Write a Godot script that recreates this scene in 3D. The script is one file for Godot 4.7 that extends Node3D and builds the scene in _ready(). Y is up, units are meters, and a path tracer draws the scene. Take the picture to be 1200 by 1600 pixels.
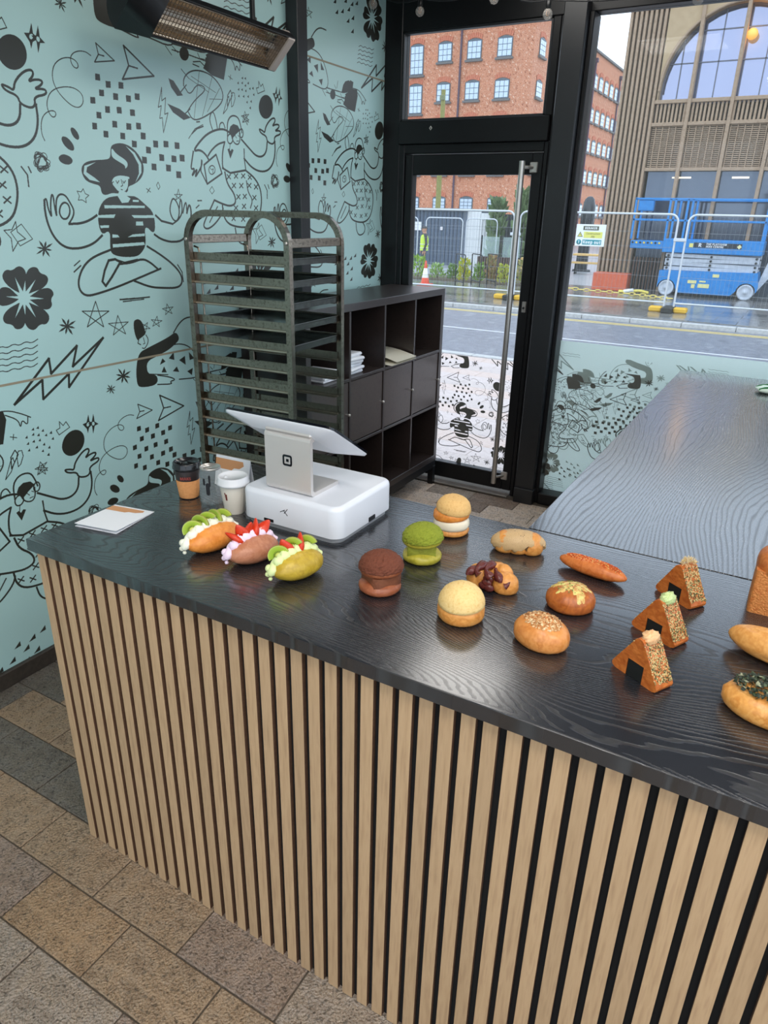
extends Node3D
# A bakery counter by a shop window: slatted counter with filled buns, mural wall, rack, cubby shelf, glazed front and the street outside.

var M := {}
var names := {}
var rng := RandomNumberGenerator.new()
var uvf: Callable
var no_uv: Callable
const HT := 0.959      # worktop height
const YG := -0.15      # street level
const ZF := -3.31      # plane of the shop front glass
const PA := 1255.0     # mural repeat, mm
const PB := 1280.0


func _ready() -> void:
	rng.seed = 7
	camera_and_light()
	materials()
	shell()
	shop_front()
	street()
	counter()
	rack()
	cubby_shelf()
	till()
	bakery()
	tableware()
	heater()
	string_lights()
	far_buildings()
	street_things()


func camera_and_light() -> void:
	var cam := Camera3D.new()
	cam.name = "camera"
	add_child(cam)
	cam.fov = 72.48
	cam.near = 0.02
	cam.far = 400.0
	cam.position = Vector3(1.4681, 1.6912, 0.8993)
	cam.basis = Basis(Vector3.UP, 0.513545) * Basis(Vector3.RIGHT, -0.401747) * Basis(Vector3.BACK, 0.025629)
	cam.current = true
	var we := WorldEnvironment.new()
	we.name = "world_environment"
	var env := Environment.new()
	env.background_mode = Environment.BG_SKY
	var sky := Sky.new()
	var sm := ProceduralSkyMaterial.new()
	sm.sky_top_color = Color(0.80, 0.87, 0.95)
	sm.sky_horizon_color = Color(0.86, 0.91, 0.95)
	sm.ground_bottom_color = Color(0.45, 0.45, 0.45)
	sm.ground_horizon_color = Color(0.8, 0.82, 0.84)
	sm.sky_energy_multiplier = 1.5
	sm.ground_energy_multiplier = 1.0
	sky.sky_material = sm
	env.sky = sky
	env.ambient_light_source = Environment.AMBIENT_SOURCE_DISABLED
	env.tonemap_mode = Environment.TONE_MAPPER_LINEAR
	env.tonemap_exposure = 1.07
	env.sdfgi_enabled = true
	env.ssao_enabled = true
	env.ssil_enabled = true
	we.environment = env
	add_child(we)
	# fill light panels added out of view, over the customers' side
	for p in [Vector3(1.05, 2.93, 0.75), Vector3(2.4, 2.93, 0.75), Vector3(1.05, 2.93, 2.3), Vector3(2.4, 2.93, 2.3)]:
		added_ceiling_panel(p, 1.7 if p.x < 2.0 else 2.3, "%s, %s" % ["over the customers' side" if p.z < 1.5 else "by the back shop front", "nearer the mural wall" if p.x < 2.0 else "nearer the side windows"])
	added_ceiling_panel(Vector3(0.3, 2.93, -1.1), 0.6, "over the till side of the counter")
	added_ceiling_panel(Vector3(1.7, 2.93, -1.1), 0.6, "over the window table")
	added_ceiling_panel(Vector3(0.1, 2.93, -2.55), 0.6, "before the glass door")


func added_ceiling_panel(at: Vector3, energy: float, where: String) -> void:  # a lamp added above the view to brighten the room
	var t = thing("added_ceiling_light", "added unseen ceiling light panel " + where, "ceiling light", at, 0.0, "added ceiling light panels")
	var st := stn()
	for s in [[0.0, 0.3, 0.62, 0.02], [0.0, -0.3, 0.62, 0.02]]:
		bx(st, Vector3(s[0], -0.005, s[1]), Vector3(s[2], 0.03, s[3]), 0.002)
	bx(st, Vector3(0.3, -0.005, 0), Vector3(0.02, 0.03, 0.58), 0.002)
	bx(st, Vector3(-0.3, -0.005, 0), Vector3(0.02, 0.03, 0.58), 0.002)
	part(t, "frame", st, flat(Color(0.9, 0.9, 0.9), 0.5))
	var d := stn()
	bx(d, Vector3(0, 0.002, 0), Vector3(0.58, 0.006, 0.58))
	var e := flat(Color(0.95, 0.95, 0.95), 0.6)
	e.emission_enabled = true
	e.emission = Color(1, 0.98, 0.95)
	e.emission_energy_multiplier = 1.5
	part(t, "diffuser", d, e)
	var l := AreaLight3D.new()
	l.name = "fill_light"
	l.area_size = Vector2(0.56, 0.56)
	l.light_energy = energy
	l.light_color = Color(1, 0.985, 0.965)
	l.area_range = 12.0
	l.shadow_enabled = true
	l.rotation.x = -PI / 2
	l.position = Vector3(0, -0.012, 0)
	t.add_child(l)


# ---------------------------------------------------------------- helpers
func stn() -> SurfaceTool:
	var st := SurfaceTool.new()
	st.begin(Mesh.PRIMITIVE_TRIANGLES)
	st.set_smooth_group(-1)
	return st


func numbered(called: String) -> String:
	var n: int = names.get(called, 0)
	names[called] = n + 1
	return called if n == 0 else "%s_%03d" % [called, n]


func thing(called: String, label: String, category: String, at := Vector3.ZERO, turn := 0.0, group := "") -> Node3D:
	var o := Node3D.new()
	o.name = numbered(called)
	add_child(o)
	o.position = at
	o.rotation.y = turn
	tag(o, label, category, group)
	return o


func tag(o: Node, label: String, category: String, group := "") -> void:
	o.set_meta("label", label)
	o.set_meta("category", category)
	if group:
		o.set_meta("group", group)


func structure(called: String, st: SurfaceTool, m: Material, label := "") -> MeshInstance3D:
	var o := inst(called, done(st), m, self)
	o.set_meta("kind", "structure")
	if label:
		o.set_meta("label", label)
	return o


func done(st: SurfaceTool) -> ArrayMesh:
	st.generate_normals()
	if uvf.is_valid():
		st.generate_tangents()
	st.index()
	return st.commit()


func inst(called: String, mesh: Mesh, m: Material, parent: Node) -> MeshInstance3D:
	var o := MeshInstance3D.new()
	o.name = numbered(called) if parent == self else called
	o.mesh = mesh
	o.material_override = m
	parent.add_child(o, true)
	return o


func part(parent: Node, called: String, st: SurfaceTool, m: Material, label := "") -> MeshInstance3D:
	var o := inst(called, done(st), m, parent)
	if label:
		o.set_meta("label", label)
	return o


func stuff(o: Node) -> void:
	o.set_meta("kind", "stuff")


func copy(root: Node3D, at: Vector3, turn: float, label: String) -> Node3D:
	var r := root.duplicate() as Node3D
	var base := String(root.name)
	var cut := RegEx.create_from_string("_\\d{3}$")
	r.name = numbered(cut.sub(base, ""))
	add_child(r)
	r.position = at
	r.rotation.y = turn
	if label:
		r.set_meta("label", label)
	return r


func vx(st: SurfaceTool, p: Vector3) -> void:
	if uvf.is_valid():
		st.set_uv(uvf.call(p))
	st.add_vertex(p)


func fc(st: SurfaceTool, pts: Array, out: Vector3) -> void:
	var n: Vector3 = (pts[1] - pts[0]).cross(pts[2] - pts[0])
	var flip := n.dot(out) > 0.0
	for i in range(1, pts.size() - 1):
		vx(st, pts[0])
		vx(st, pts[i + 1] if flip else pts[i])
		vx(st, pts[i] if flip else pts[i + 1])


func bx(st: SurfaceTool, c: Vector3, size: Vector3, bev := 0.0, b := Basis.IDENTITY) -> void:
	st.set_smooth_group(-1)
	var h := size * 0.5
	var e: float = min(bev, min(h.x, min(h.y, h.z)) * 0.98)
	for a in 3:
		var u := (a + 1) % 3
		var v := (a + 2) % 3
		for s in [-1.0, 1.0]:
			var q := []
			for k in [[-1, -1], [1, -1], [1, 1], [-1, 1]]:
				var p := Vector3.ZERO
				p[a] = s * h[a]
				p[u] = k[0] * (h[u] - e)
				p[v] = k[1] * (h[v] - e)
				q.append(c + b * p)
			var o := Vector3.ZERO
			o[a] = s
			fc(st, q, b * o)
	if e <= 0.0:
		return
	for a in 3:
		var u := (a + 1) % 3
		var v := (a + 2) % 3
		for su in [-1.0, 1.0]:
			for sv in [-1.0, 1.0]:
				var q := []
				for k in [[-1, 0], [1, 0], [1, 1], [-1, 1]]:
					var p := Vector3.ZERO
					p[a] = k[0] * (h[a] - e)
					p[u] = su * (h[u] - (e if k[1] == 0 else 0.0))
					p[v] = sv * (h[v] - (0.0 if k[1] == 0 else e))
					q.append(c + b * p)
				var o := Vector3.ZERO
				o[u] = su
				o[v] = sv
				fc(st, q, b * o)
	for sx in [-1.0, 1.0]:
		for sy in [-1.0, 1.0]:
			for sz in [-1.0, 1.0]:
				var s := Vector3(sx, sy, sz)
				var q := []
				for a in 3:
					var p := s * (h - Vector3.ONE * e)
					p[a] = s[a] * h[a]
					q.append(c + b * p)
				fc(st, q, b * s)


func box_mesh(size: Vector3, bev := 0.0) -> ArrayMesh:
	var st := stn()
	bx(st, Vector3.ZERO, size, bev)
	return done(st)


# a tube along a path
func tb(st: SurfaceTool, pts: Array, r, n := 8, closed := false, caps := true, square := false) -> void:
	var rings := []
	var m := pts.size()
	var up := Vector3.UP
	var prev_t := Vector3.ZERO
	var x := Vector3.ZERO
	for i in m:
		var t: Vector3
		if closed:
			t = (pts[(i + 1) % m] - pts[(i - 1 + m) % m]).normalized()
		elif i == 0:
			t = (pts[1] - pts[0]).normalized()
		elif i == m - 1:
			t = (pts[m - 1] - pts[m - 2]).normalized()
		else:
			t = ((pts[i + 1] - pts[i]).normalized() + (pts[i] - pts[i - 1]).normalized()).normalized()
		if i == 0:
			up = Vector3.UP if abs(t.y) < 0.9 else Vector3.BACK
			x = t.cross(up).normalized()
		else:
			x = (x - t * x.dot(t)).normalized()
		var y := x.cross(t).normalized()
		var rr: float = r[i] if r is Array else r
		var ring := []
		for k in n:
			var a := TAU * (k + (0.5 if square else 0.0)) / n
			ring.append(pts[i] + (x * cos(a) + y * sin(a)) * rr)
		rings.append(ring)
		prev_t = t
	st.set_smooth_group(-1 if square else 0)
	var last := m if closed else m - 1
	for i in last:
		var a: Array = rings[i]
		var b: Array = rings[(i + 1) % m]
		var ca: Vector3 = (pts[i] + pts[(i + 1) % m]) * 0.5
		for k in n:
			var k2 := (k + 1) % n
			var mid: Vector3 = (a[k] + a[k2] + b[k] + b[k2]) * 0.25
			fc(st, [a[k], a[k2], b[k2], b[k]], mid - ca)
	st.set_smooth_group(-1)
	if caps and not closed:
		fc(st, rings[0], pts[0] - pts[1])
		fc(st, rings[m - 1], pts[m - 1] - pts[m - 2])


# a profile of (radius, height) turned about the upright axis
func lathe(st: SurfaceTool, prof: Array, n := 24, at := Vector3.ZERO, b := Basis.IDENTITY, smooth := true) -> void:
	for i in prof.size() - 1:
		var p: Vector2 = prof[i]
		var q: Vector2 = prof[i + 1]
		st.set_smooth_group(0 if smooth else -1)
		for k in n:
			var a0 := TAU * k / n
			var a1 := TAU * (k + 1) / n
			var d0 := Vector3(cos(a0), 0, sin(a0))
			var d1 := Vector3(cos(a1), 0, sin(a1))
			var dm := (d0 + d1).normalized()
			var out := dm * (q.y - p.y) + Vector3.UP * (p.x - q.x)
			var A := at + b * (d0 * p.x + Vector3.UP * p.y)
			var B := at + b * (d1 * p.x + Vector3.UP * p.y)
			var C := at + b * (d1 * q.x + Vector3.UP * q.y)
			var D := at + b * (d0 * q.x + Vector3.UP * q.y)
			if p.x < 1e-6:
				fc(st, [A, C, D], b * out)
			elif q.x < 1e-6:
				fc(st, [A, B, C], b * out)
			else:
				fc(st, [A, B, C, D], b * out)
	st.set_smooth_group(-1)


# a polygon in the plane z = 0, drawn out to z = depth, moved by xf
func prism(st: SurfaceTool, poly: PackedVector2Array, depth: float, xf := Transform3D.IDENTITY, smooth := false) -> void:
	var tri := Geometry2D.triangulate_polygon(poly)
	st.set_smooth_group(-1)
	for i in range(0, tri.size(), 3):
		var f := []
		var g := []
		for k in 3:
			var p := poly[tri[i + k]]
			f.append(xf * Vector3(p.x, p.y, 0))
			g.append(xf * Vector3(p.x, p.y, depth))
		fc(st, f, xf.basis * Vector3(0, 0, -depth))
		fc(st, g, xf.basis * Vector3(0, 0, depth))
	var cw := Geometry2D.is_polygon_clockwise(poly)
	if smooth:
		st.set_smooth_group(1)
	for i in poly.size():
		var p := poly[i]
		var q := poly[(i + 1) % poly.size()]
		var d := q - p
		var o := Vector3(d.y, -d.x, 0) * (-1.0 if cw else 1.0)
		fc(st, [xf * Vector3(p.x, p.y, 0), xf * Vector3(q.x, q.y, 0), xf * Vector3(q.x, q.y, depth), xf * Vector3(p.x, p.y, depth)], xf.basis * o)
	st.set_smooth_group(-1)


# a closed surface shaped by fn(unit direction) -> point
func blob(st: SurfaceTool, fn: Callable, nu := 28, nv := 16) -> void:
	st.set_smooth_group(0)
	var rows := []
	for j in nv + 1:
		var th := PI * j / nv
		var row := []
		for i in nu:
			var ph := TAU * i / nu
			row.append(fn.call(Vector3(sin(th) * cos(ph), cos(th), sin(th) * sin(ph))))
		rows.append(row)
	var c: Vector3 = Vector3.ZERO
	for i in nu:
		c += rows[nv / 2][i] / nu
	for j in nv:
		for i in nu:
			var i2 := (i + 1) % nu
			var a: Vector3 = rows[j][i]
			var b: Vector3 = rows[j][i2]
			var d: Vector3 = rows[j + 1][i2]
			var e: Vector3 = rows[j + 1][i]
			# rows run downwards and columns counter-clockwise seen from above: fixed winding
			if j == 0:
				vx(st, a); vx(st, e); vx(st, d)
			elif j == nv - 1:
				vx(st, a); vx(st, e); vx(st, b)
			else:
				vx(st, a); vx(st, e); vx(st, d)
				vx(st, a); vx(st, d); vx(st, b)
	st.set_smooth_group(-1)


func ring_path(r: float, y: float, n := 24) -> Array:
	var o := []
	for i in n:
		o.append(Vector3(cos(TAU * i / n) * r, y, sin(TAU * i / n) * r))
	return o


func rounded(w: float, h: float, r: float, n := 5) -> PackedVector2Array:
	var o := PackedVector2Array()
	for c in [[1, 1, 0.0], [-1, 1, 0.5], [-1, -1, 1.0], [1, -1, 1.5]]:
		for i in n + 1:
			var a: float = PI * (c[2] + 0.5 * i / n)
			o.append(Vector2(c[0] * (w / 2 - r) + cos(a) * r, c[1] * (h / 2 - r) + sin(a) * r))
	return o


func noise(sd: int, freq: float, oct := 3) -> FastNoiseLite:
	var f := FastNoiseLite.new()
	f.noise_type = FastNoiseLite.TYPE_SIMPLEX_SMOOTH
	f.seed = sd
	f.frequency = freq
	f.fractal_octaves = oct
	return f


func ntex(sd: int, freq: float, cols: Array, size := 256, oct := 4, as_normal := 0.0) -> NoiseTexture2D:
	var t := NoiseTexture2D.new()
	t.width = size
	t.height = size
	t.seamless = true
	t.noise = noise(sd, freq, oct)
	if as_normal > 0.0:
		t.as_normal_map = true
		t.bump_strength = as_normal
	elif cols:
		var g := Gradient.new()
		var off := PackedFloat32Array()
		var cc := PackedColorArray()
		for i in cols.size():
			off.append(0.12 + 0.76 * i / max(1, cols.size() - 1))
			cc.append(cols[i])
		g.offsets = off
		g.colors = cc
		t.color_ramp = g
	return t


func flat(c: Color, rough := 0.6, metal := 0.0) -> StandardMaterial3D:
	var m := StandardMaterial3D.new()
	m.albedo_color = c
	m.roughness = rough
	m.metallic = metal
	return m


var reliefs := {}


func relief(freq: float, size := 256) -> NoiseTexture2D:
	if not reliefs.has([freq, size]):
		reliefs[[freq, size]] = ntex(900, freq, [], size, 4, 8.0)
	return reliefs[[freq, size]]


# mottled colour, and a little relief, in metres
func mottled(sd: int, cols: Array, per_metre: float, rough := 0.7, bump := 0.0, freq := 0.03, bfreq := 0.06, metal := 0.0) -> StandardMaterial3D:
	var m := StandardMaterial3D.new()
	m.albedo_texture = ntex(sd, freq, cols)
	m.roughness = rough
	m.metallic = metal
	m.uv1_triplanar = true
	m.uv1_world_triplanar = true
	m.uv1_scale = Vector3.ONE * per_metre
	if bump > 0.0:
		m.normal_enabled = true
		m.normal_texture = relief(bfreq)
		m.normal_scale = bump
	return m


func s8(r: int, g: int, b: int) -> Color:
	return Color8(r, g, b)


func glass(a := 0.06, c := Color(0.9, 0.95, 0.95)) -> StandardMaterial3D:
	var m := StandardMaterial3D.new()
	m.albedo_color = Color(c.r, c.g, c.b, a)
	m.transparency = BaseMaterial3D.TRANSPARENCY_ALPHA
	m.roughness = 0.02
	m.metallic_specular = 0.2
	return m


func letters(parent: Node, called: String, words: String, size: float, at: Vector3, m: Material, b := Basis.IDENTITY, fnt := "Droid Sans", bold := true, depth := 0.002) -> MeshInstance3D:
	var tm := TextMesh.new()
	tm.text = words
	var f := SystemFont.new()
	f.font_names = PackedStringArray([fnt])
	f.font_weight = 700 if bold else 400
	tm.font = f
	tm.font_size = 32
	tm.pixel_size = size / 32.0
	tm.depth = depth
	tm.curve_step = 1.0
	var o := MeshInstance3D.new()
	o.name = called
	o.mesh = tm
	o.material_override = m
	parent.add_child(o, true)
	o.transform = Transform3D(b, at)
	return o


# ---------------------------------------------------------------- materials
func materials() -> void:
	M.black_metal = flat(s8(21, 22, 24), 0.36)
	M.black_metal.metallic_specular = 0.4
	M.dark_metal = flat(s8(35, 37, 40), 0.35)
	M.steel = mottled(11, [s8(112, 103, 93), s8(152, 142, 130), s8(130, 120, 109)], 6.0, 0.24, 0.0, 0.03, 0.06, 1.0)
	M.brushed = flat(s8(196, 192, 186), 0.28, 0.75)
	M.tray = mottled(12, [s8(70, 72, 70), s8(98, 100, 96)], 5.0, 0.24, 0.0, 0.03, 0.06, 0.9)
	M.slat_brown = mottled(16, [s8(92, 64, 46), s8(106, 76, 56)], 8.0, 0.7)
	M.runner_lip = flat(s8(176, 168, 152), 0.3, 0.8)
	M.felt = flat(s8(10, 10, 11), 0.95)
	M.espresso = mottled(13, [s8(40, 32, 30), s8(50, 41, 38), s8(44, 36, 34)], 3.0, 0.32)
	M.espresso.metallic_specular = 0.8
	M.espresso_glare = mottled(17, [s8(62, 51, 47), s8(74, 62, 57), s8(66, 55, 51)], 3.0, 0.32)  # lighter than the carcass: glare on the doors put into the colour
	M.espresso_glare.metallic_specular = 0.8
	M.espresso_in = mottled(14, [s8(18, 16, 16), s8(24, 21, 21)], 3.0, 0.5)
	M.white_plastic = flat(s8(226, 228, 234), 0.28)
	M.grey_plastic = flat(s8(150, 152, 156), 0.4)
	M.alu = flat(s8(208, 202, 198), 0.36, 0.35)
	M.screen = flat(s8(14, 15, 22), 0.12)
	M.paper = flat(s8(232, 234, 238), 0.75)
	M.kraft_print = flat(s8(206, 150, 104), 0.75)
	M.beige_trim = flat(s8(150, 140, 118), 0.5)
	M.glass = glass(0.05)
	M.white_paint = flat(s8(225, 224, 220), 0.7)
	M.skirting = mottled(15, [s8(52, 46, 40), s8(66, 58, 50)], 5.0, 0.55)
	# oak slats: three tones of the same veneer
	for i in 3:
		var m := StandardMaterial3D.new()
		var k: float = [1.0, 0.97, 1.02][i]
		m.albedo_texture = ntex(21 + i, 0.02, [tone(s8(178, 146, 112), k), tone(s8(190, 158, 122), k), tone(s8(184, 152, 116), k), tone(s8(172, 140, 107), k)], 512, 5)
		m.uv1_triplanar = true
		m.uv1_world_triplanar = true
		m.uv1_scale = Vector3(7.0, 0.55, 7.0)
		m.roughness = 0.6
		M["oak%d" % i] = m
	M.speckle = speckle(51)
	# floor stones: rough granite in several tones, one darkened for shade and wet
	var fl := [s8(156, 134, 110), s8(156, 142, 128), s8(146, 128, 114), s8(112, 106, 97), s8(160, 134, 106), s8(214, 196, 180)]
	for i in fl.size():
		var c: Color = fl[i]
		var m := mottled(31 + i, [tone(c, 0.58), tone(c, 0.82), c, tone(c, 1.06), tone(c, 0.88), tone(c, 1.2)], 2.4, 0.75, 0.0, 0.115)
		m.normal_enabled = true
		m.normal_texture = relief(0.09, 512)
		m.normal_scale = 0.9
		m.detail_enabled = true
		m.detail_blend_mode = BaseMaterial3D.BLEND_MODE_MUL
		m.detail_albedo = M.speckle
		m.detail_uv_layer = BaseMaterial3D.DETAIL_UV_1
		M["stone%d" % i] = m
	M.grout = mottled(61, [s8(70, 62, 52), s8(96, 86, 74)], 8.0, 0.9)
	grain()
	mural()


func tone(c: Color, k: float) -> Color:
	return Color(c.r * k, c.g * k, c.b * k)


func speckle(sd: int) -> NoiseTexture2D:
	var t := ntex(sd, 0.02, [Color(0.9, 0.88, 0.86), Color(1, 1, 1), Color(1, 0.98, 0.95), Color(0.93, 0.91, 0.89)], 256, 2)
	return t


# black stained ash: the lines are level lines of a warped surface, as the growth rings cut by a veneer are
func grain() -> void:
	var w := 1800
	var h := 600
	var n1 := noise(5, 1.0, 2)
	var n2 := noise(6, 1.0, 2)
	var line := PackedByteArray()
	line.resize(w * h)
	for y in h:
		var v := 0.75 * y / h
		for x in w:
			var u := 2.5 * x / w
			var f := v * 105.0 + 15.0 * n1.get_noise_2d(u * 0.8, v * 2.6) + 0.35 * n2.get_noise_2d(u * 6.0, v * 40.0)
			var d: float = abs(fposmod(f, 1.0) - 0.5) * 2.0
			line[y * w + x] = int(255.0 * smoothstep(0.62, 0.98, d))
	var alb := PackedByteArray()
	alb.resize(w * h * 3)
	var hgt := PackedByteArray()
	hgt.resize(w * h)
	var rgh := PackedByteArray()
	rgh.resize(w * h)
	for i in w * h:
		var k := line[i]
		alb[i * 3] = 31 - k * 18 / 255
		alb[i * 3 + 1] = 33 - k * 20 / 255
		alb[i * 3 + 2] = 38 - k * 23 / 255
		hgt[i] = 255 - k
		rgh[i] = 62 + k * 95 / 255
	var m := StandardMaterial3D.new()
	m.albedo_texture = ImageTexture.create_from_image(Image.create_from_data(w, h, false, Image.FORMAT_RGB8, alb))
	m.roughness_texture = ImageTexture.create_from_image(Image.create_from_data(w, h, false, Image.FORMAT_L8, rgh))
	m.roughness_texture_channel = BaseMaterial3D.TEXTURE_CHANNEL_RED
	m.roughness = 1.0
	var nm := Image.create_from_data(w, h, false, Image.FORMAT_L8, hgt)
	nm.convert(Image.FORMAT_RGBA8)
	nm.bump_map_to_normal_map(1.4)
	m.normal_enabled = true
	m.normal_texture = ImageTexture.create_from_image(nm)
	m.normal_scale = 0.3
	m.metallic_specular = 0.65
	m.clearcoat_enabled = true
	m.clearcoat = 0.9
	m.clearcoat_roughness = 0.16
	M.worktop = m


# ---------------------------------------------------------------- the printed mural: one repeat, drawn with its own strokes and shapes
var ink := PackedByteArray()
const INK_N := 1408


func smooth_line(p: PackedVector2Array, closed: bool) -> PackedVector2Array:
	for pass_n in 2:
		var o := PackedVector2Array()
		var n := p.size()
		if not closed:
			o.append(p[0])
		for i in (n if closed else n - 1):
			var a := p[i]
			var b := p[(i + 1) % n]
			o.append(a * 0.75 + b * 0.25)
			o.append(a * 0.25 + b * 0.75)
		if not closed:
			o.append(p[n - 1])
		p = o
	return p


func ink_fill(p: PackedVector2Array, val: int) -> void:
	var y0 := 1e9
	var y1 := -1e9
	for q in p:
		y0 = min(y0, q.y)
		y1 = max(y1, q.y)
	for y in range(int(floor(y0)), int(ceil(y1)) + 1):
		var yy := y + 0.5
		var xs := []
		for i in p.size():
			var a := p[i]
			var b := p[(i + 1) % p.size()]
			if (a.y <= yy) != (b.y <= yy):
				xs.append(a.x + (yy - a.y) / (b.y - a.y) * (b.x - a.x))
		xs.sort()
		var row := posmod(y, INK_N) * INK_N
		for i in range(0, xs.size() - 1, 2):
			for x in range(int(ceil(xs[i] - 0.5)), int(floor(xs[i + 1] - 0.5)) + 1):
				ink[row + posmod(x, INK_N)] = val


func mural() -> void:
	ink.resize(INK_N * INK_N)
	var s := Vector2(INK_N / PA, -INK_N / PB)
	for e in INK:
		var kind: int = e[0]
		var width: float = e[1] * INK_N / PA
		var p := PackedVector2Array()
		for i in range(2, e.size(), 2):
			p.append(Vector2(e[i], e[i + 1]) * s + Vector2(0, INK_N))
		if kind >= 2:
			ink_fill(smooth_line(p, true) if p.size() >= 9 else p, 255 if kind == 2 else 0)
			continue
		if kind == 0 and p.size() >= 4:
			p = smooth_line(p, false)
		elif kind == 1 and p.size() >= 13:
			p = smooth_line(p, true)
		var n := p.size()
		for i in (n if kind == 1 else n - 1):
			var a := p[i]
			var b := p[(i + 1) % n]
			var d := (b - a).normalized()
			var q := Vector2(-d.y, d.x) * width * 0.5
			d *= width * 0.3
			ink_fill(PackedVector2Array([a - d + q, b + d + q, b + d - q, a - d - q]), 255)
	var rgb := PackedByteArray()
	rgb.resize(INK_N * INK_N * 3)
	var cut := PackedByteArray()
	cut.resize(INK_N * INK_N * 4)
	for i in INK_N * INK_N:
		var on := ink[i] > 0
		rgb[i * 3] = 46 if on else 176
		rgb[i * 3 + 1] = 48 if on else 212
		rgb[i * 3 + 2] = 42 if on else 210
		cut[i * 4] = 255
		cut[i * 4 + 1] = 255
		cut[i * 4 + 2] = 255
		cut[i * 4 + 3] = 255 if on else 0
	var t := ImageTexture.create_from_image(Image.create_from_data(INK_N, INK_N, false, Image.FORMAT_RGB8, rgb))
	var c := ImageTexture.create_from_image(Image.create_from_data(INK_N, INK_N, false, Image.FORMAT_RGBA8, cut))
	M.mural = StandardMaterial3D.new()
	M.mural.albedo_texture = t
	M.mural.roughness = 0.3
	M.mural.metallic_specular = 0.5
	M.mural.clearcoat_enabled = true
	M.mural.clearcoat = 0.2
	M.mural.clearcoat_roughness = 0.2
	for k in [["vinyl", s8(58, 52, 38)], ["shadow_vinyl", s8(146, 164, 158)]]:
		var m := StandardMaterial3D.new()
		m.albedo_texture = c
		m.albedo_color = k[1]
		m.transparency = BaseMaterial3D.TRANSPARENCY_ALPHA
		m.roughness = 0.5
		M[k[0]] = m
	ink.clear()


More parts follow.
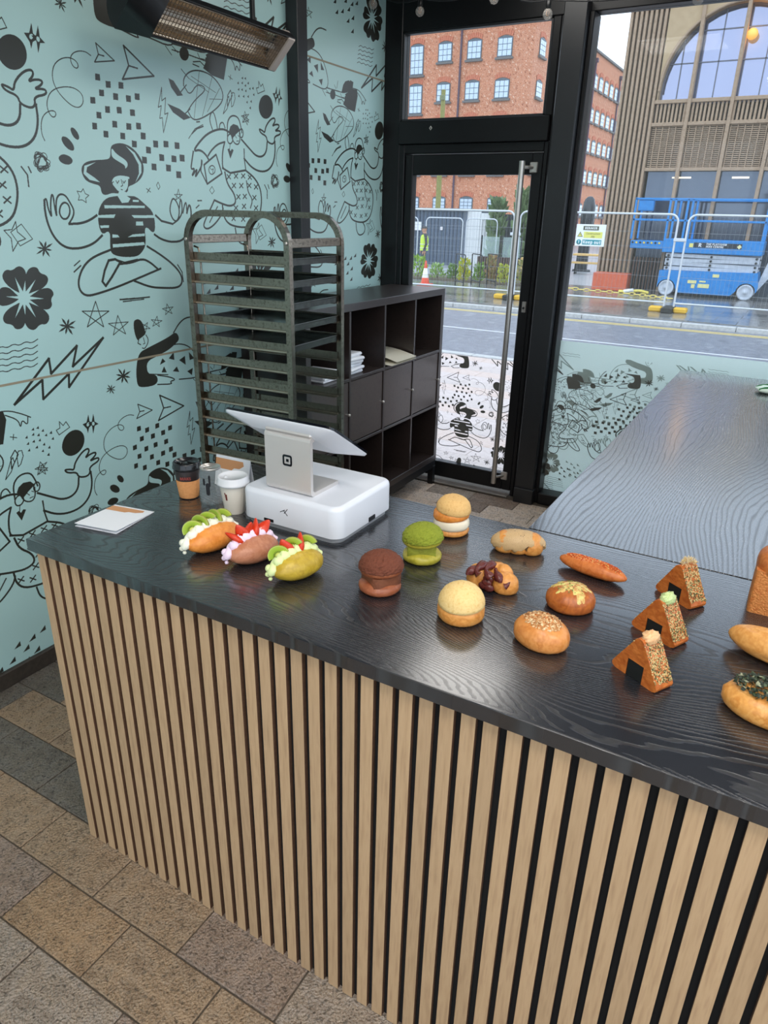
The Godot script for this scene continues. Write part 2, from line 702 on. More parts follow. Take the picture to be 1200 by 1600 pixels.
const INK := [
[2,0,390,1041,399,1055,430,1064,467,1063,503,1048,530,1022,542,993,534,964,511,941,477,925,453,919,450,897,400,892,374,894,343,884,326,890,325,916,299,920,269,927,255,942,250,962,258,980,281,993,320,1000,355,1003,385,1009],
[3,0,397,1047,411,1028,459,1008,465,991,448,977,451,990,420,1002,394,1013,391,1028],
[3,0,462,1057,503,1037,530,1000,526,970,490,933,513,966,516,997,494,1031],
[3,0,266,978,318,993,277,974,271,958,303,942,326,927,281,933,258,952],
[3,0,386,945,413,955,451,954,467,951,459,941,452,913,435,899,412,897,394,905,376,924],
[0,3,459,944,454,916,439,900,419,895,401,900,388,913,377,926,387,932],
[0,3,399,936,404,927,413,937],
[0,3,431,937,435,929,444,938],
[0,3,424,941,428,921,419,917],
[0,3,418,907,425,906],
[2,0,334,874,399,885,459,886,487,885,523,862,572,828,566,742,513,787,514,710,480,675,447,666,384,668,340,679,334,702,346,767,300,745,293,819],
[3,0,408,901,398,884,415,860,446,863,459,877,439,887,439,900],
[3,0,331,851,526,853,525,845,332,840],
[3,0,469,873,499,873,497,865,468,865],
[3,0,296,816,379,820,369,807,297,807],
[3,0,455,818,573,819,571,809,466,808],
[3,0,301,781,343,782,340,773,303,772],
[3,0,474,795,508,796,509,781,471,781],
[3,0,353,750,378,748,385,739,351,738],
[3,0,424,739,451,749,512,752,510,742],
[3,0,349,715,503,720,506,709,348,703],
[0,8,293,816,258,798,215,787,168,786],
[0,8,306,747,266,720,214,705,160,703,123,717,96,749,82,791,80,831,84,861],
[0,6,84,861,93,867,93,836,103,804,103,837,113,876,121,880,120,842,123,806,125,837,132,868,149,883,171,879,186,854,197,833,192,812,168,786],
[1,6,180,829,176,817,168,807,159,802,149,802,142,807,137,816,137,828,142,840,149,849,159,855,168,855,176,850,180,840],
[0,8,577,819,606,798,666,787],
[0,8,561,748,597,728,657,716,722,724,758,775,777,822,775,856,766,862,751,829],
[0,6,666,787,700,804,711,842,699,871,680,887,664,865,655,835,667,806,685,796,702,805,725,830,727,872,721,884,710,848],
[0,6,728,829,743,866,753,871,751,829],
[0,8,335,695,281,681,235,664,197,634,172,590,175,556,200,537,243,540,336,557,451,585,578,617],
[0,8,517,704,581,672,646,632,689,590,692,552,661,535,581,540,512,548,433,577],
[1,9,352,661,321,658,297,623,280,584,293,567,327,598,368,642,381,647],
[0,8,368,643,428,645,486,659,525,643,560,617],
[0,5,352,661,396,648,461,657],
[0,6,352,512,432,510,503,510],
[0,4,366,503,472,504],
[0,5,161,624,194,645],
[0,4,165,645,193,662],
[0,5,673,628,695,598,698,558],
[0,3,352,1326,329,1335,296,1330,271,1316,264,1296,274,1279,290,1278,295,1290,284,1302,260,1306,227,1297,199,1277,186,1252,184,1224,197,1198,224,1174,253,1159,279,1160,297,1178,296,1202,273,1216,238,1218,193,1207,165,1189,150,1164,147,1141,158,1119,173,1119,180,1133,168,1139,145,1132,124,1115,114,1090,112,1062,120,1044],
[1,6,502,1382,636,1307,481,1274,517,1322],
[0,5,517,1322,558,1320],
[1,4,379,1368,453,1327,365,1309,385,1335],
[0,4,385,1335,409,1334],
[2,0,361,1274,381,1275,380,1255,359,1254],
[2,0,403,1258,425,1259,423,1239,402,1237],
[2,0,461,1263,483,1264,481,1244,459,1242],
[2,0,370,1227,391,1228,389,1208,368,1207],
[2,0,431,1224,453,1225,451,1204,429,1203],
[2,0,489,1225,512,1226,510,1205,488,1204],
[2,0,532,1237,555,1238,553,1217,530,1216],
[2,0,328,1199,349,1200,347,1180,326,1179],
[2,0,388,1178,409,1179,407,1158,386,1157],
[2,0,440,1182,462,1183,461,1162,439,1161],
[2,0,501,1181,524,1182,523,1161,500,1160],
[2,0,347,1155,367,1156,366,1135,345,1135],
[2,0,323,1119,343,1119,341,1099,321,1098],
[2,0,413,1134,434,1135,433,1114,411,1113],
[2,0,477,1134,500,1134,498,1113,475,1112],
[2,0,524,1140,547,1140,546,1119,523,1118],
[2,0,368,1098,389,1098,387,1077,366,1077],
[2,0,444,1099,466,1099,464,1078,442,1078],
[2,0,542,1109,566,1109,564,1087,540,1086],
[2,0,495,1078,518,1077,516,1056,493,1055],
[2,0,601,1087,626,1087,624,1064,600,1064],
[2,0,655,1091,680,1091,679,1069,653,1068],
[2,0,714,1091,740,1091,739,1068,713,1067],
[2,0,562,1063,586,1062,584,1040,560,1040],
[2,0,626,1042,651,1041,650,1018,625,1018],
[2,0,691,1042,717,1041,716,1018,689,1018],
[2,0,736,1048,763,1048,762,1024,735,1024],
[2,0,537,1027,560,1026,559,1004,535,1004],
[2,0,582,1006,606,1005,605,982,580,983],
[2,0,657,1007,683,1006,681,983,656,983],
[2,0,710,986,736,985,735,961,708,961],
[1,3,670,1275,643,1204,660,1212,646,1167,660,1171,659,1119,692,1191,674,1184,686,1242,665,1229],
[2,0,255,1082,259,1074,260,1066,257,1061,252,1058,246,1060,239,1064,233,1071,229,1080,228,1087,230,1093,235,1095,242,1094,249,1089],
[2,0,223,1052,230,1043,233,1033,232,1026,226,1022,216,1023,206,1027,196,1035,189,1044,186,1053,188,1060,193,1064,202,1064,213,1060],
[2,0,218,986,212,981,201,977,188,977,177,980,168,985,164,992,165,998,172,1004,182,1008,194,1008,206,1005,215,1000,220,993],
[0,2.5,112,974,123,957,104,951,93,959,78,960,83,974,89,985,95,1004,114,1008,121,995,113,982,115,970,99,966,88,966,68,961,64,976,76,988,83,1008,102,1000,110,991,112,981,122,967,108,955,95,959,74,951,80,969,87,979,92,992,106,998,117,992,113,979,123,966,103,960,90,961,76,960,68,970,74,984,75,1009,99,1007,109,996,112,987,119,977,111,965,99,964,75,949,76,970,86,982,91,992,103,997,113,994,113,982,131,970,108,959,92,959,80,956,72,964,73,975,68,998,93,1004,107,994,110,984,117,976,111,967,101,964,80,946,74,965,83,981,86,995,100,998,110,998,113,990,133,982,115,966,97,964,82,957,76,966,75,975,68,991,87,1002,104,996,109,983,120,976,111,966,103,960,87,945,75,955,80,972,75,990,96,995,107,993],
[2,0,134,1379,135,1350,151,1339,129,1326,120,1306,118,1324,102,1346,121,1349],
[3,0,134,1342,131,1336,125,1332,120,1334,119,1339,122,1345,128,1348,133,1347],
[1,3,-36,793,-36,761,-10,739,-38,731,-64,701,-62,741,-83,766,-54,768],
[1,2.5,248,903,254,887,269,882,253,871,254,857,238,866,221,865,228,878,221,894,238,892],
[1,2.5,714,920,722,879,689,899,734,900,694,878],
[2,0,55,704,72,699,85,700,74,705,56,708],
[2,0,53,705,62,688,72,678,69,691,58,707],
[2,0,53,706,45,692,45,681,53,690,58,705],
[2,0,54,707,33,698,20,689,36,693,56,704],
[2,0,56,708,39,712,26,712,37,706,55,704],
[2,0,58,707,49,724,39,733,42,720,53,705],
[2,0,58,705,66,720,66,731,58,722,53,706],
[2,0,56,704,78,713,91,723,75,719,54,707],
[2,0,98,436,117,429,132,428,120,436,100,440],
[2,0,97,437,106,416,117,405,114,420,101,439],
[2,0,97,438,88,423,87,410,96,420,101,437],
[2,0,98,440,74,432,60,422,77,425,100,436],
[2,0,100,440,81,447,67,447,78,440,98,436],
[2,0,101,439,92,459,81,470,84,456,97,437],
[2,0,101,437,110,453,111,465,102,455,97,438],
[2,0,100,436,124,444,139,454,121,451,98,440],
[2,0,322,214,342,206,358,204,345,213,323,218],
[2,0,320,216,331,194,343,181,339,197,325,217],
[2,0,320,217,311,201,311,189,320,198,325,216],
[2,0,321,219,296,212,282,203,300,205,324,214],
[2,0,323,218,303,227,288,228,300,220,322,214],
[2,0,325,217,314,239,302,251,306,236,320,216],
[2,0,325,216,334,231,334,244,325,234,320,217],
[2,0,324,214,349,221,364,230,345,228,321,219],
[2,0,254,174,266,168,276,167,268,172,255,176],
[2,0,253,174,259,161,267,153,264,163,256,175],
[2,0,253,175,248,166,247,158,253,164,256,174],
[2,0,254,176,238,172,230,167,241,168,255,174],
[2,0,255,176,243,182,234,182,241,177,254,174],
[2,0,256,175,250,189,242,196,245,187,253,174],
[2,0,256,174,261,184,262,192,256,186,253,175],
[2,0,255,174,271,178,279,183,268,182,254,176],
[0,3,543,915,563,903],
[0,3,562,918,545,900],
[1,2.5,607,941,615,924,605,914,597,929],
[2,0,1357,1291,1351,1269,1335,1250,1313,1238,1289,1235,1269,1243,1256,1258,1252,1278,1259,1300,1274,1319,1296,1331,1319,1334,1339,1327,1353,1312],
[1,7,1247,1191,1272,1186,1289,1178,1297,1205,1334,1238,1366,1248,1369,1232,1344,1210,1371,1221,1399,1222,1394,1208,1361,1192,1406,1199,1408,1183,1359,1170,1359,1145,1339,1135,1304,1144,1299,1166,1260,1174],
[0,8,1304,1142,1295,1100,1265,1077,1219,1077,1176,1103,1122,1137],
[0,8,1362,1149,1361,1098,1340,1049,1296,1019,1237,1014,1181,1029,1134,1062],
[2,0,1044,1164,1054,1181,1074,1192,1102,1189,1118,1172,1088,1154,1073,1142,1060,1135],
[0,5,1060,1137,1071,1119,1095,1112,1112,1127,1115,1162],
[0,6,1032,1142,1034,1191,1052,1216,1079,1226,1110,1220,1123,1188,1128,1163],
[1,5,1065,1134,1063,1125,1057,1118,1050,1114,1042,1113,1035,1116,1031,1122,1030,1130,1032,1139,1038,1146,1045,1150,1053,1151,1060,1148,1064,1142],
[1,5,1137,1163,1135,1155,1131,1148,1125,1144,1119,1144,1114,1147,1111,1153,1111,1160,1113,1168,1117,1174,1122,1178,1128,1179,1133,1176,1136,1170],
[0,3,1082,1148,1090,1139],
[0,3,1101,1151,1109,1146],
[0,3,1089,1127,1104,1129],
[0,3,1046,1113,1040,1090],
[2,0,1027,1090,1038,1094,1045,1084,1056,1094,1066,1089,1042,1054],
[0,7,1012,1118,993,1077,987,1020,997,1011],
[0,8,987,1014,1037,997,1141,1014],
[0,6,1137,1100,1136,1055,1142,1017],
[0,8,1052,1155,1012,1167,961,1159,901,1136,849,1098,816,1066,856,1075,888,1060,905,1040],
[0,7,1007,1116,966,1105,923,1077,902,1055],
[0,7,816,1066,805,1033,793,996,820,1004,792,966,837,1008,810,961,859,1012,863,1034],
[1,7,874,1019,952,1064,982,992,885,946],
[0,6,861,1037,852,994,885,946],
[1,4,940,1004,938,996,931,990,923,986,914,985,907,988,902,994,901,1001,903,1009,910,1015,918,1019,927,1020,934,1017,939,1011],
[0,3,911,1009,920,1001,931,1011,924,992],
[0,5,941,1154,924,1191,936,1219,953,1225,965,1196,970,1166],
[0,5,982,1167,989,1186,1009,1193,1019,1171],
[0,8,1001,999,1012,952,1056,914,1064,875,1024,861,973,870,923,884],
[0,8,1142,1013,1200,987,1238,948,1247,900,1237,851,1210,802,1150,774,1071,774,1002,788,974,824,973,870],
[0,6,1143,971,1150,924,1182,892,1162,857],
[0,5,1014,990,1036,973],
[0,5,1037,991,1013,972],
[0,5,1062,995,1084,978],
[0,5,1086,997,1061,977],
[0,5,1111,998,1134,981],
[0,5,1135,999,1109,980],
[0,5,1157,995,1180,978],
[0,5,1182,997,1155,977],
[0,5,1045,956,1067,938],
[0,5,1068,957,1043,937],
[0,5,1094,958,1117,940],
[0,5,1119,959,1093,939],
[0,5,1150,960,1173,943],
[0,5,1175,962,1148,942],
[0,5,1197,957,1221,939],
[0,5,1222,958,1196,938],
[0,5,1071,911,1093,893],
[0,5,1095,912,1069,892],
[0,5,1115,914,1138,896],
[0,5,1139,915,1113,895],
[0,5,1182,911,1206,893],
[0,5,1207,912,1181,892],
[0,5,1050,864,1073,846],
[0,5,1074,865,1049,846],
[0,5,1106,872,1129,854],
[0,5,1130,873,1104,853],
[0,5,1190,867,1214,848],
[0,5,1216,868,1189,848],
[0,5,984,837,1006,818],
[0,5,1007,837,982,818],
[0,5,1030,821,1052,802],
[0,5,1054,821,1029,802],
[0,5,1096,818,1119,799],
[0,5,1120,818,1094,799],
[0,5,1152,825,1176,806],
[0,5,1178,826,1151,806],
[0,7,923,884,898,852,860,807,842,778,866,765,913,784,963,824,976,853],
[0,5,941,859,884,794],
[0,7,1049,771,1056,726,1087,698,1145,711,1157,746,1127,774],
[0,5,820,879,844,880],
[0,5,807,850,827,862],
[0,5,847,1176,866,1179],
[0,5,816,1131,846,1151,885,1164],
[0,5,1272,960,1290,936,1288,901],
[0,5,1298,961,1305,944],
[1,2.5,914,938,927,921,911,908,897,922],
[1,2.5,1155,1250,1178,1209,1129,1229,1181,1241,1135,1204],
[1,2.5,1238,785,1271,738,1221,717,1195,760],
[2,0,892,1431,908,1467,929,1486,964,1496,992,1486,997,1460,940,1433],
[2,0,924,1423,997,1460,1051,1464,1057,1433,1029,1351,957,1357,908,1375,924,1397],
[3,0,884,1422,924,1433,932,1417,900,1404],
[0,3,881,1423,892,1406,924,1407],
[0,4,997,1464,1065,1465,1117,1441,1149,1421],
[0,4,1056,1449,1100,1423,1104,1391,1114,1421,1132,1395,1138,1424],
[0,4,852,1388,892,1396,916,1384],
[0,4,849,1380,884,1376],
[2,0,832,1411,829,1401,822,1391,811,1385,799,1384,789,1387,782,1394,779,1404,782,1415,789,1424,800,1430,812,1432,822,1429,829,1421],
[0,5,789,1297,792,1324,828,1352,884,1365,957,1358,1012,1321,1020,1278,974,1238,884,1193,827,1179,801,1210],
[0,4,792,1295,820,1266,868,1317,924,1304,844,1253,801,1210],
[0,2,836,1336,974,1297],
[0,2,884,1361,835,1189],
[0,2,957,1350,884,1201],
[0,2,999,1316,916,1220],
[0,2,820,1327,932,1293],
[0,2,933,1269,1008,1277],
[2,0,710,1311,736,1306,781,1262,750,1256,720,1282],
[2,0,693,1223,757,1212,816,1188,775,1175,719,1196],
[0,4,765,1268,805,1302],
[0,4,775,1192,816,1219],
[0,3,821,1455,837,1438],
[0,3,856,1478,845,1443],
[0,3,708,1417,737,1392],
[0,3,745,1422,772,1405],
[1,4,1042,1256,1076,1300,1067,1319,1047,1297],
[0,3,795,1111,835,1150,884,1170],
[0,3,820,1327,782,1353],
[2,0,406,422,418,429,436,429,451,414,461,378,461,365,425,350,414,345,403,385],
[3,0,423,350,462,363,471,334,449,313,429,324],
[0,4,462,363,473,344,466,325,448,308,436,313],
[0,4,423,350,416,335,430,327],
[0,3,447,354,452,330,443,328],
[2,0,415,296,462,309,581,337,630,358,649,321,608,299,574,284,513,269,450,255,447,203,502,191,497,148,405,152,386,172,392,238],
[0,4,447,259,447,203,561,181],
[0,5,502,189,569,170,604,152,566,150,583,136,497,150],
[0,6,615,353,651,389,693,409,746,407],
[0,5,513,269,567,298,633,306,698,287,742,238,766,177,741,137,623,150],
[2,0,526,197,543,220,555,192],
[2,0,633,233,669,246,669,207],
[2,0,574,249,605,272,605,238],
[2,0,521,230,538,255,554,239],
[2,0,675,177,711,186,702,155],
[2,0,695,260,726,227,696,224],
[2,0,590,191,616,208,627,182],
[0,5,743,151,837,150,936,149,974,189],
[2,0,946,140,977,219,1011,214,991,128],
[0,4,740,130,835,128,945,121],
[1,9,250,378,97,291,128,364,3,280,4,335,-158,198,-36,264,-45,195,76,268,68,218],
[0,3,-190,391,-166,402,-146,393,-121,404,-100,395,-75,406,-53,397,-27,408],
[0,3,-194,372,-170,382,-150,373,-125,384,-104,375,-79,386,-57,377,-31,388],
[0,3,-198,352,-174,362,-154,353,-129,363,-108,355,-83,365,-61,356,-35,367],
[0,3,-202,332,-178,342,-158,333,-133,343,-112,334,-87,345,-65,335,-39,346],
[0,3,-206,312,-182,322,-162,313,-137,323,-116,314,-91,324,-69,314,-43,325],
[2,0,-93,96,-82,103,-82,92],
[2,0,-113,94,-102,101,-102,91],
[2,0,-75,80,-64,88,-64,77],
[2,0,-44,65,-33,73,-33,61],
[2,0,-115,75,-104,83,-105,72],
[2,0,-95,68,-84,76,-84,65],
[2,0,-142,71,-132,79,-132,68],
[2,0,-65,61,-54,68,-54,57],
[2,0,-40,41,-29,49,-29,37],
[2,0,-118,50,-107,57,-107,46],
[2,0,-93,48,-83,56,-83,45],
[2,0,-141,47,-130,55,-131,44],
[2,0,-79,29,-69,36,-69,25],
[2,0,-110,25,-99,33,-99,22],
[2,0,-60,12,-50,20,-50,8],
[2,0,-141,22,-131,30,-131,19],
[2,0,-88,6,-78,13,-78,2],
[2,0,-69,-14,-58,-6,-58,-18],
[1,3,-14,70,-5,50,44,68,32,93,18,81,4,100,3,75],
[1,3,-185,16,-176,32,-163,31,-161,10,-176,-17,-187,-24],
[1,3,-243,-57,-217,-35,-198,-4,-201,15,-212,3],
[1,3.5,237,515,259,418,172,485,293,474,185,426],
[1,3,332,454,360,379,283,428,380,424,299,382],
[1,2.5,593,475,617,433,565,458,626,460,579,432],
[1,2.5,532,431,539,387,499,420,557,410,503,393],
[1,2.5,478,411,461,372,444,412,488,386,434,388],
[1,2.5,-93,-40,-87,-83,-117,-48,-74,-61,-114,-75],
[2,0,157,97,158,64,175,51,156,48,144,18,143,51,127,63,145,67],
[3,0,157,56,154,51,149,50,145,53,144,59,147,64,152,65,156,62],
[0,3,-196,90,-172,81],
[0,3,-182,96,-187,77],
[2,0,-57,563,-38,593,-28,625,-35,648,-55,655,-79,640,-101,646,-120,626,-111,601,-87,579],
[3,0,-47,558,-73,619,-64,553],
[2,0,-44,561,-4,566,32,580,52,600,49,619,22,627,17,648,-13,648,-33,625,-43,593],
[3,0,-43,550,3,608,-56,559],
[2,0,-41,549,-20,524,8,507,35,503,52,516,49,539,67,554,55,576,24,577,-10,566],
[3,0,-50,543,23,542,-47,557],
[2,0,-48,538,-63,504,-67,469,-55,445,-32,439,-9,458,18,453,36,478,19,504,-12,525],
[3,0,-60,542,-20,481,-43,549],
[2,0,-62,539,-98,529,-129,512,-144,491,-138,473,-112,468,-104,449,-75,451,-60,476,-57,508],
[3,0,-64,549,-98,488,-50,542],
[2,0,-65,552,-82,574,-104,589,-125,591,-139,581,-138,562,-153,551,-145,532,-120,530,-92,538],
[3,0,-57,557,-118,560,-60,545],
[3,0,-40,549,-42,544,-47,540,-53,538,-60,539,-65,541,-68,546,-68,552,-66,557,-61,561,-55,563,-48,562,-43,560,-40,555],
[3,0,-45,552,-37,607,-61,554],
[3,0,-48,545,10,573,-53,558],
[3,0,-57,543,-2,517,-46,554],
[3,0,-62,548,-59,493,-46,548],
[3,0,-60,555,-113,522,-54,543],
[3,0,-51,558,-100,587,-62,547],
[2,0,831,1777,858,1799,858,1778],
[2,0,884,1791,912,1814,912,1793],
[2,0,946,1812,974,1835,974,1814],
[2,0,977,1842,1006,1865,1006,1844],
[2,0,1025,1856,1054,1879,1054,1858],
[2,0,939,1760,967,1782,967,1761],
[2,0,986,1782,1015,1805,1015,1783],
[2,0,983,1721,1012,1744,1012,1722],
[2,0,814,1819,841,1842,840,1821],
[2,0,915,1843,943,1866,943,1845]]


# ---------------------------------------------------------------- the room
func panel_uv(p: Vector3, dz: float, dy: float) -> Vector2:
	return Vector2((-0.70 - (p.z + dz)) * 1000.0 / PA, 1.0 - (p.y - dy - 0.85) * 1000.0 / PB)


func shell() -> void:
	# left wall in two printed fields with a slim column between them
	var wall := stn()
	bx(wall, Vector3(-1.0, 1.48, 0.0), Vector3(0.09, 2.96, 6.7))
	structure("wall_left", wall, M.white_paint)
	for f in [[-0.845, 3.2, -2.2, 0.0, 0.0, "mural panel wall with black doodle figures on mint green"], [-0.95, -2.2, -3.36, 1.205, 0.024, "narrow mural panel between slim dark column and shop front"]]:
		for lev in [[0.0, 1.119], [1.124, 2.418], [2.424, 2.95]]:
			var st := stn()
			uvf = panel_uv.bind(f[3], f[4])
			bx(st, Vector3(f[0] - 0.01, (lev[0] + lev[1]) / 2, (f[1] + f[2]) / 2), Vector3(0.02, lev[1] - lev[0], f[1] - f[2]), 0.0015)
			var o := structure("wall_left_panel", st, M.mural, f[5])
			uvf = no_uv
		for y in [1.1215, 2.421]:
			var tr := stn()
			bx(tr, Vector3(f[0] - 0.006, y, (f[1] + f[2]) / 2), Vector3(0.014, 0.008, f[1] - f[2]))
			structure("trim_1", tr, M.beige_trim, "thin beige joint strip across the mural wall")
	if true:
		var st := stn()
		bx(st, Vector3(-0.9, 1.48, 0.5), Vector3(0.095, 2.96, 5.38))
		structure("wall_left_core", st, M.white_paint)
	var col := stn()
	bx(col, Vector3(-0.87, 1.48, -2.21), Vector3(0.18, 2.96, 0.078), 0.003)
	structure("trim_2", col, M.dark_metal, "slim dark metal column dividing the mural wall")
	var bs := stn()
	bx(bs, Vector3(-0.838, 0.034, 0.5), Vector3(0.02, 0.067, 5.34), 0.003)
	structure("baseboard_left", bs, M.skirting)
	# floor: a bed and stones laid in half bond
	var bed := stn()
	bx(bed, Vector3(1.05, -0.08, -0.08), Vector3(4.3, 0.15, 6.8))
	var floor_node := structure("floor", bed, M.grout)
	var stones := []
	for i in 4:
		stones.append(box_mesh(Vector3(0.3005, 0.016, 0.1545), 0.0022))
	var zs := 0.132
	var n := 0
	for r in range(-13, 22):
		var zc: float = zs - 0.1584 * (r + 0.5)
		var off: float = 0.171 if posmod(r, 2) == 0 else 0.3225
		for k in range(-4, 10):
			var xc: float = off + 0.305 * (k + 0.5) - 0.305
			if xc < -0.95 or xc > 3.1 or zc < -3.26 or zc > 2.2:
				continue
			var seen: bool = (zc > -1.0 and xc < 1.3 and zc < 1.0 and (zc > -0.1 or xc < 0.1)) or (zc < -2.2 and xc > -0.6 and xc < 1.1) or (zc > -2.4 and zc < -0.85 and xc > -0.25 and xc < 0.95)
			if not seen:
				continue
			n += 1
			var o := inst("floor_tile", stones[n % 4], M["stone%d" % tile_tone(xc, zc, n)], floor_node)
			o.position = Vector3(xc, -0.0075 + rng.randf_range(-0.0008, 0.0008), zc)
	var rest := stn()
	for r in range(-13, 22):
		var zc: float = zs - 0.1584 * (r + 0.5)
		var off: float = 0.171 if posmod(r, 2) == 0 else 0.3225
		for k in range(-4, 10):
			var xc: float = off + 0.305 * (k + 0.5) - 0.305
			if xc < -0.95 or xc > 3.1 or zc < -3.26 or zc > 2.2:
				continue
			var seen: bool = (zc > -1.0 and xc < 1.3 and zc < 1.0 and (zc > -0.1 or xc < 0.1)) or (zc < -2.2 and xc > -0.6 and xc < 1.1) or (zc > -2.4 and zc < -0.85 and xc > -0.25 and xc < 0.95)
			if not seen:
				bx(rest, Vector3(xc, -0.0075, zc), Vector3(0.3005, 0.016, 0.1545), 0.002)
	var ro := part(floor_node, "floor_tiles", rest, M.stone1)
	stuff(ro)
	# the rest of the shell, out of view: right wall, back wall with the shop's other glazed front, ceiling
	var rw := stn()
	bx(rw, Vector3(3.15, 0.42, -0.08), Vector3(0.1, 0.84, 6.8))
	bx(rw, Vector3(3.15, 2.83, -0.08), Vector3(0.1, 0.26, 6.8))
	structure("wall_right", rw, M.white_paint)
	var rf := stn()
	for z in [-3.4, -1.75, -0.08, 1.6, 3.24]:
		bx(rf, Vector3(3.15, 1.77, z), Vector3(0.08, 1.86, 0.08), 0.003)
	var rn := structure("window_3", rf, M.black_metal)
	for z in [-2.57, -0.915, 0.76, 2.42]:
		var g := stn()
		bx(g, Vector3(3.15, 1.77, z), Vector3(0.01, 1.86, 1.58))
		part(rn, "pane", g, M.glass)
	var ce := stn()
	bx(ce, Vector3(1.05, 3.01, -0.08), Vector3(4.4, 0.12, 6.9))
	structure("ceiling", ce, flat(s8(60, 60, 62), 0.8))
	var bw := stn()
	bx(bw, Vector3(-0.75, 1.48, 3.25), Vector3(0.5, 2.96, 0.1))
	bx(bw, Vector3(2.95, 1.48, 3.25), Vector3(0.4, 2.96, 0.1))
	bx(bw, Vector3(1.1, 2.8, 3.25), Vector3(3.4, 0.3, 0.1))
	structure("wall_back", bw, M.white_paint)
	var fr := stn()
	for x in [-0.47, 0.63, 1.73, 2.72]:
		bx(fr, Vector3(x, 1.33, 3.25), Vector3(0.06, 2.66, 0.08), 0.003)
	bx(fr, Vector3(1.1, 0.04, 3.25), Vector3(3.3, 0.08, 0.08), 0.003)
	var wf := structure("window_2", fr, M.black_metal)
	for x in [0.08, 1.18, 2.23]:
		var g := stn()
		bx(g, Vector3(x, 1.36, 3.25), Vector3(1.04 if x < 2 else 0.93, 2.56, 0.012))
		part(wf, "pane", g, M.glass)


func tile_tone(x: float, z: float, n: int) -> int:
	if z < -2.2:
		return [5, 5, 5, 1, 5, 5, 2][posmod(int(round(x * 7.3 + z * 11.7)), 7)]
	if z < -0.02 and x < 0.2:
		return [3, 0, 3, 3, 0][posmod(int(round(x * 5.1 + z * 9.7)), 5)]  # shade and wet along the wall put into darker stones
	return [0, 1, 2, 0, 1, 4, 2, 1][posmod(int(round(x * 6.3 + z * 13.1)) + n % 3, 8)]


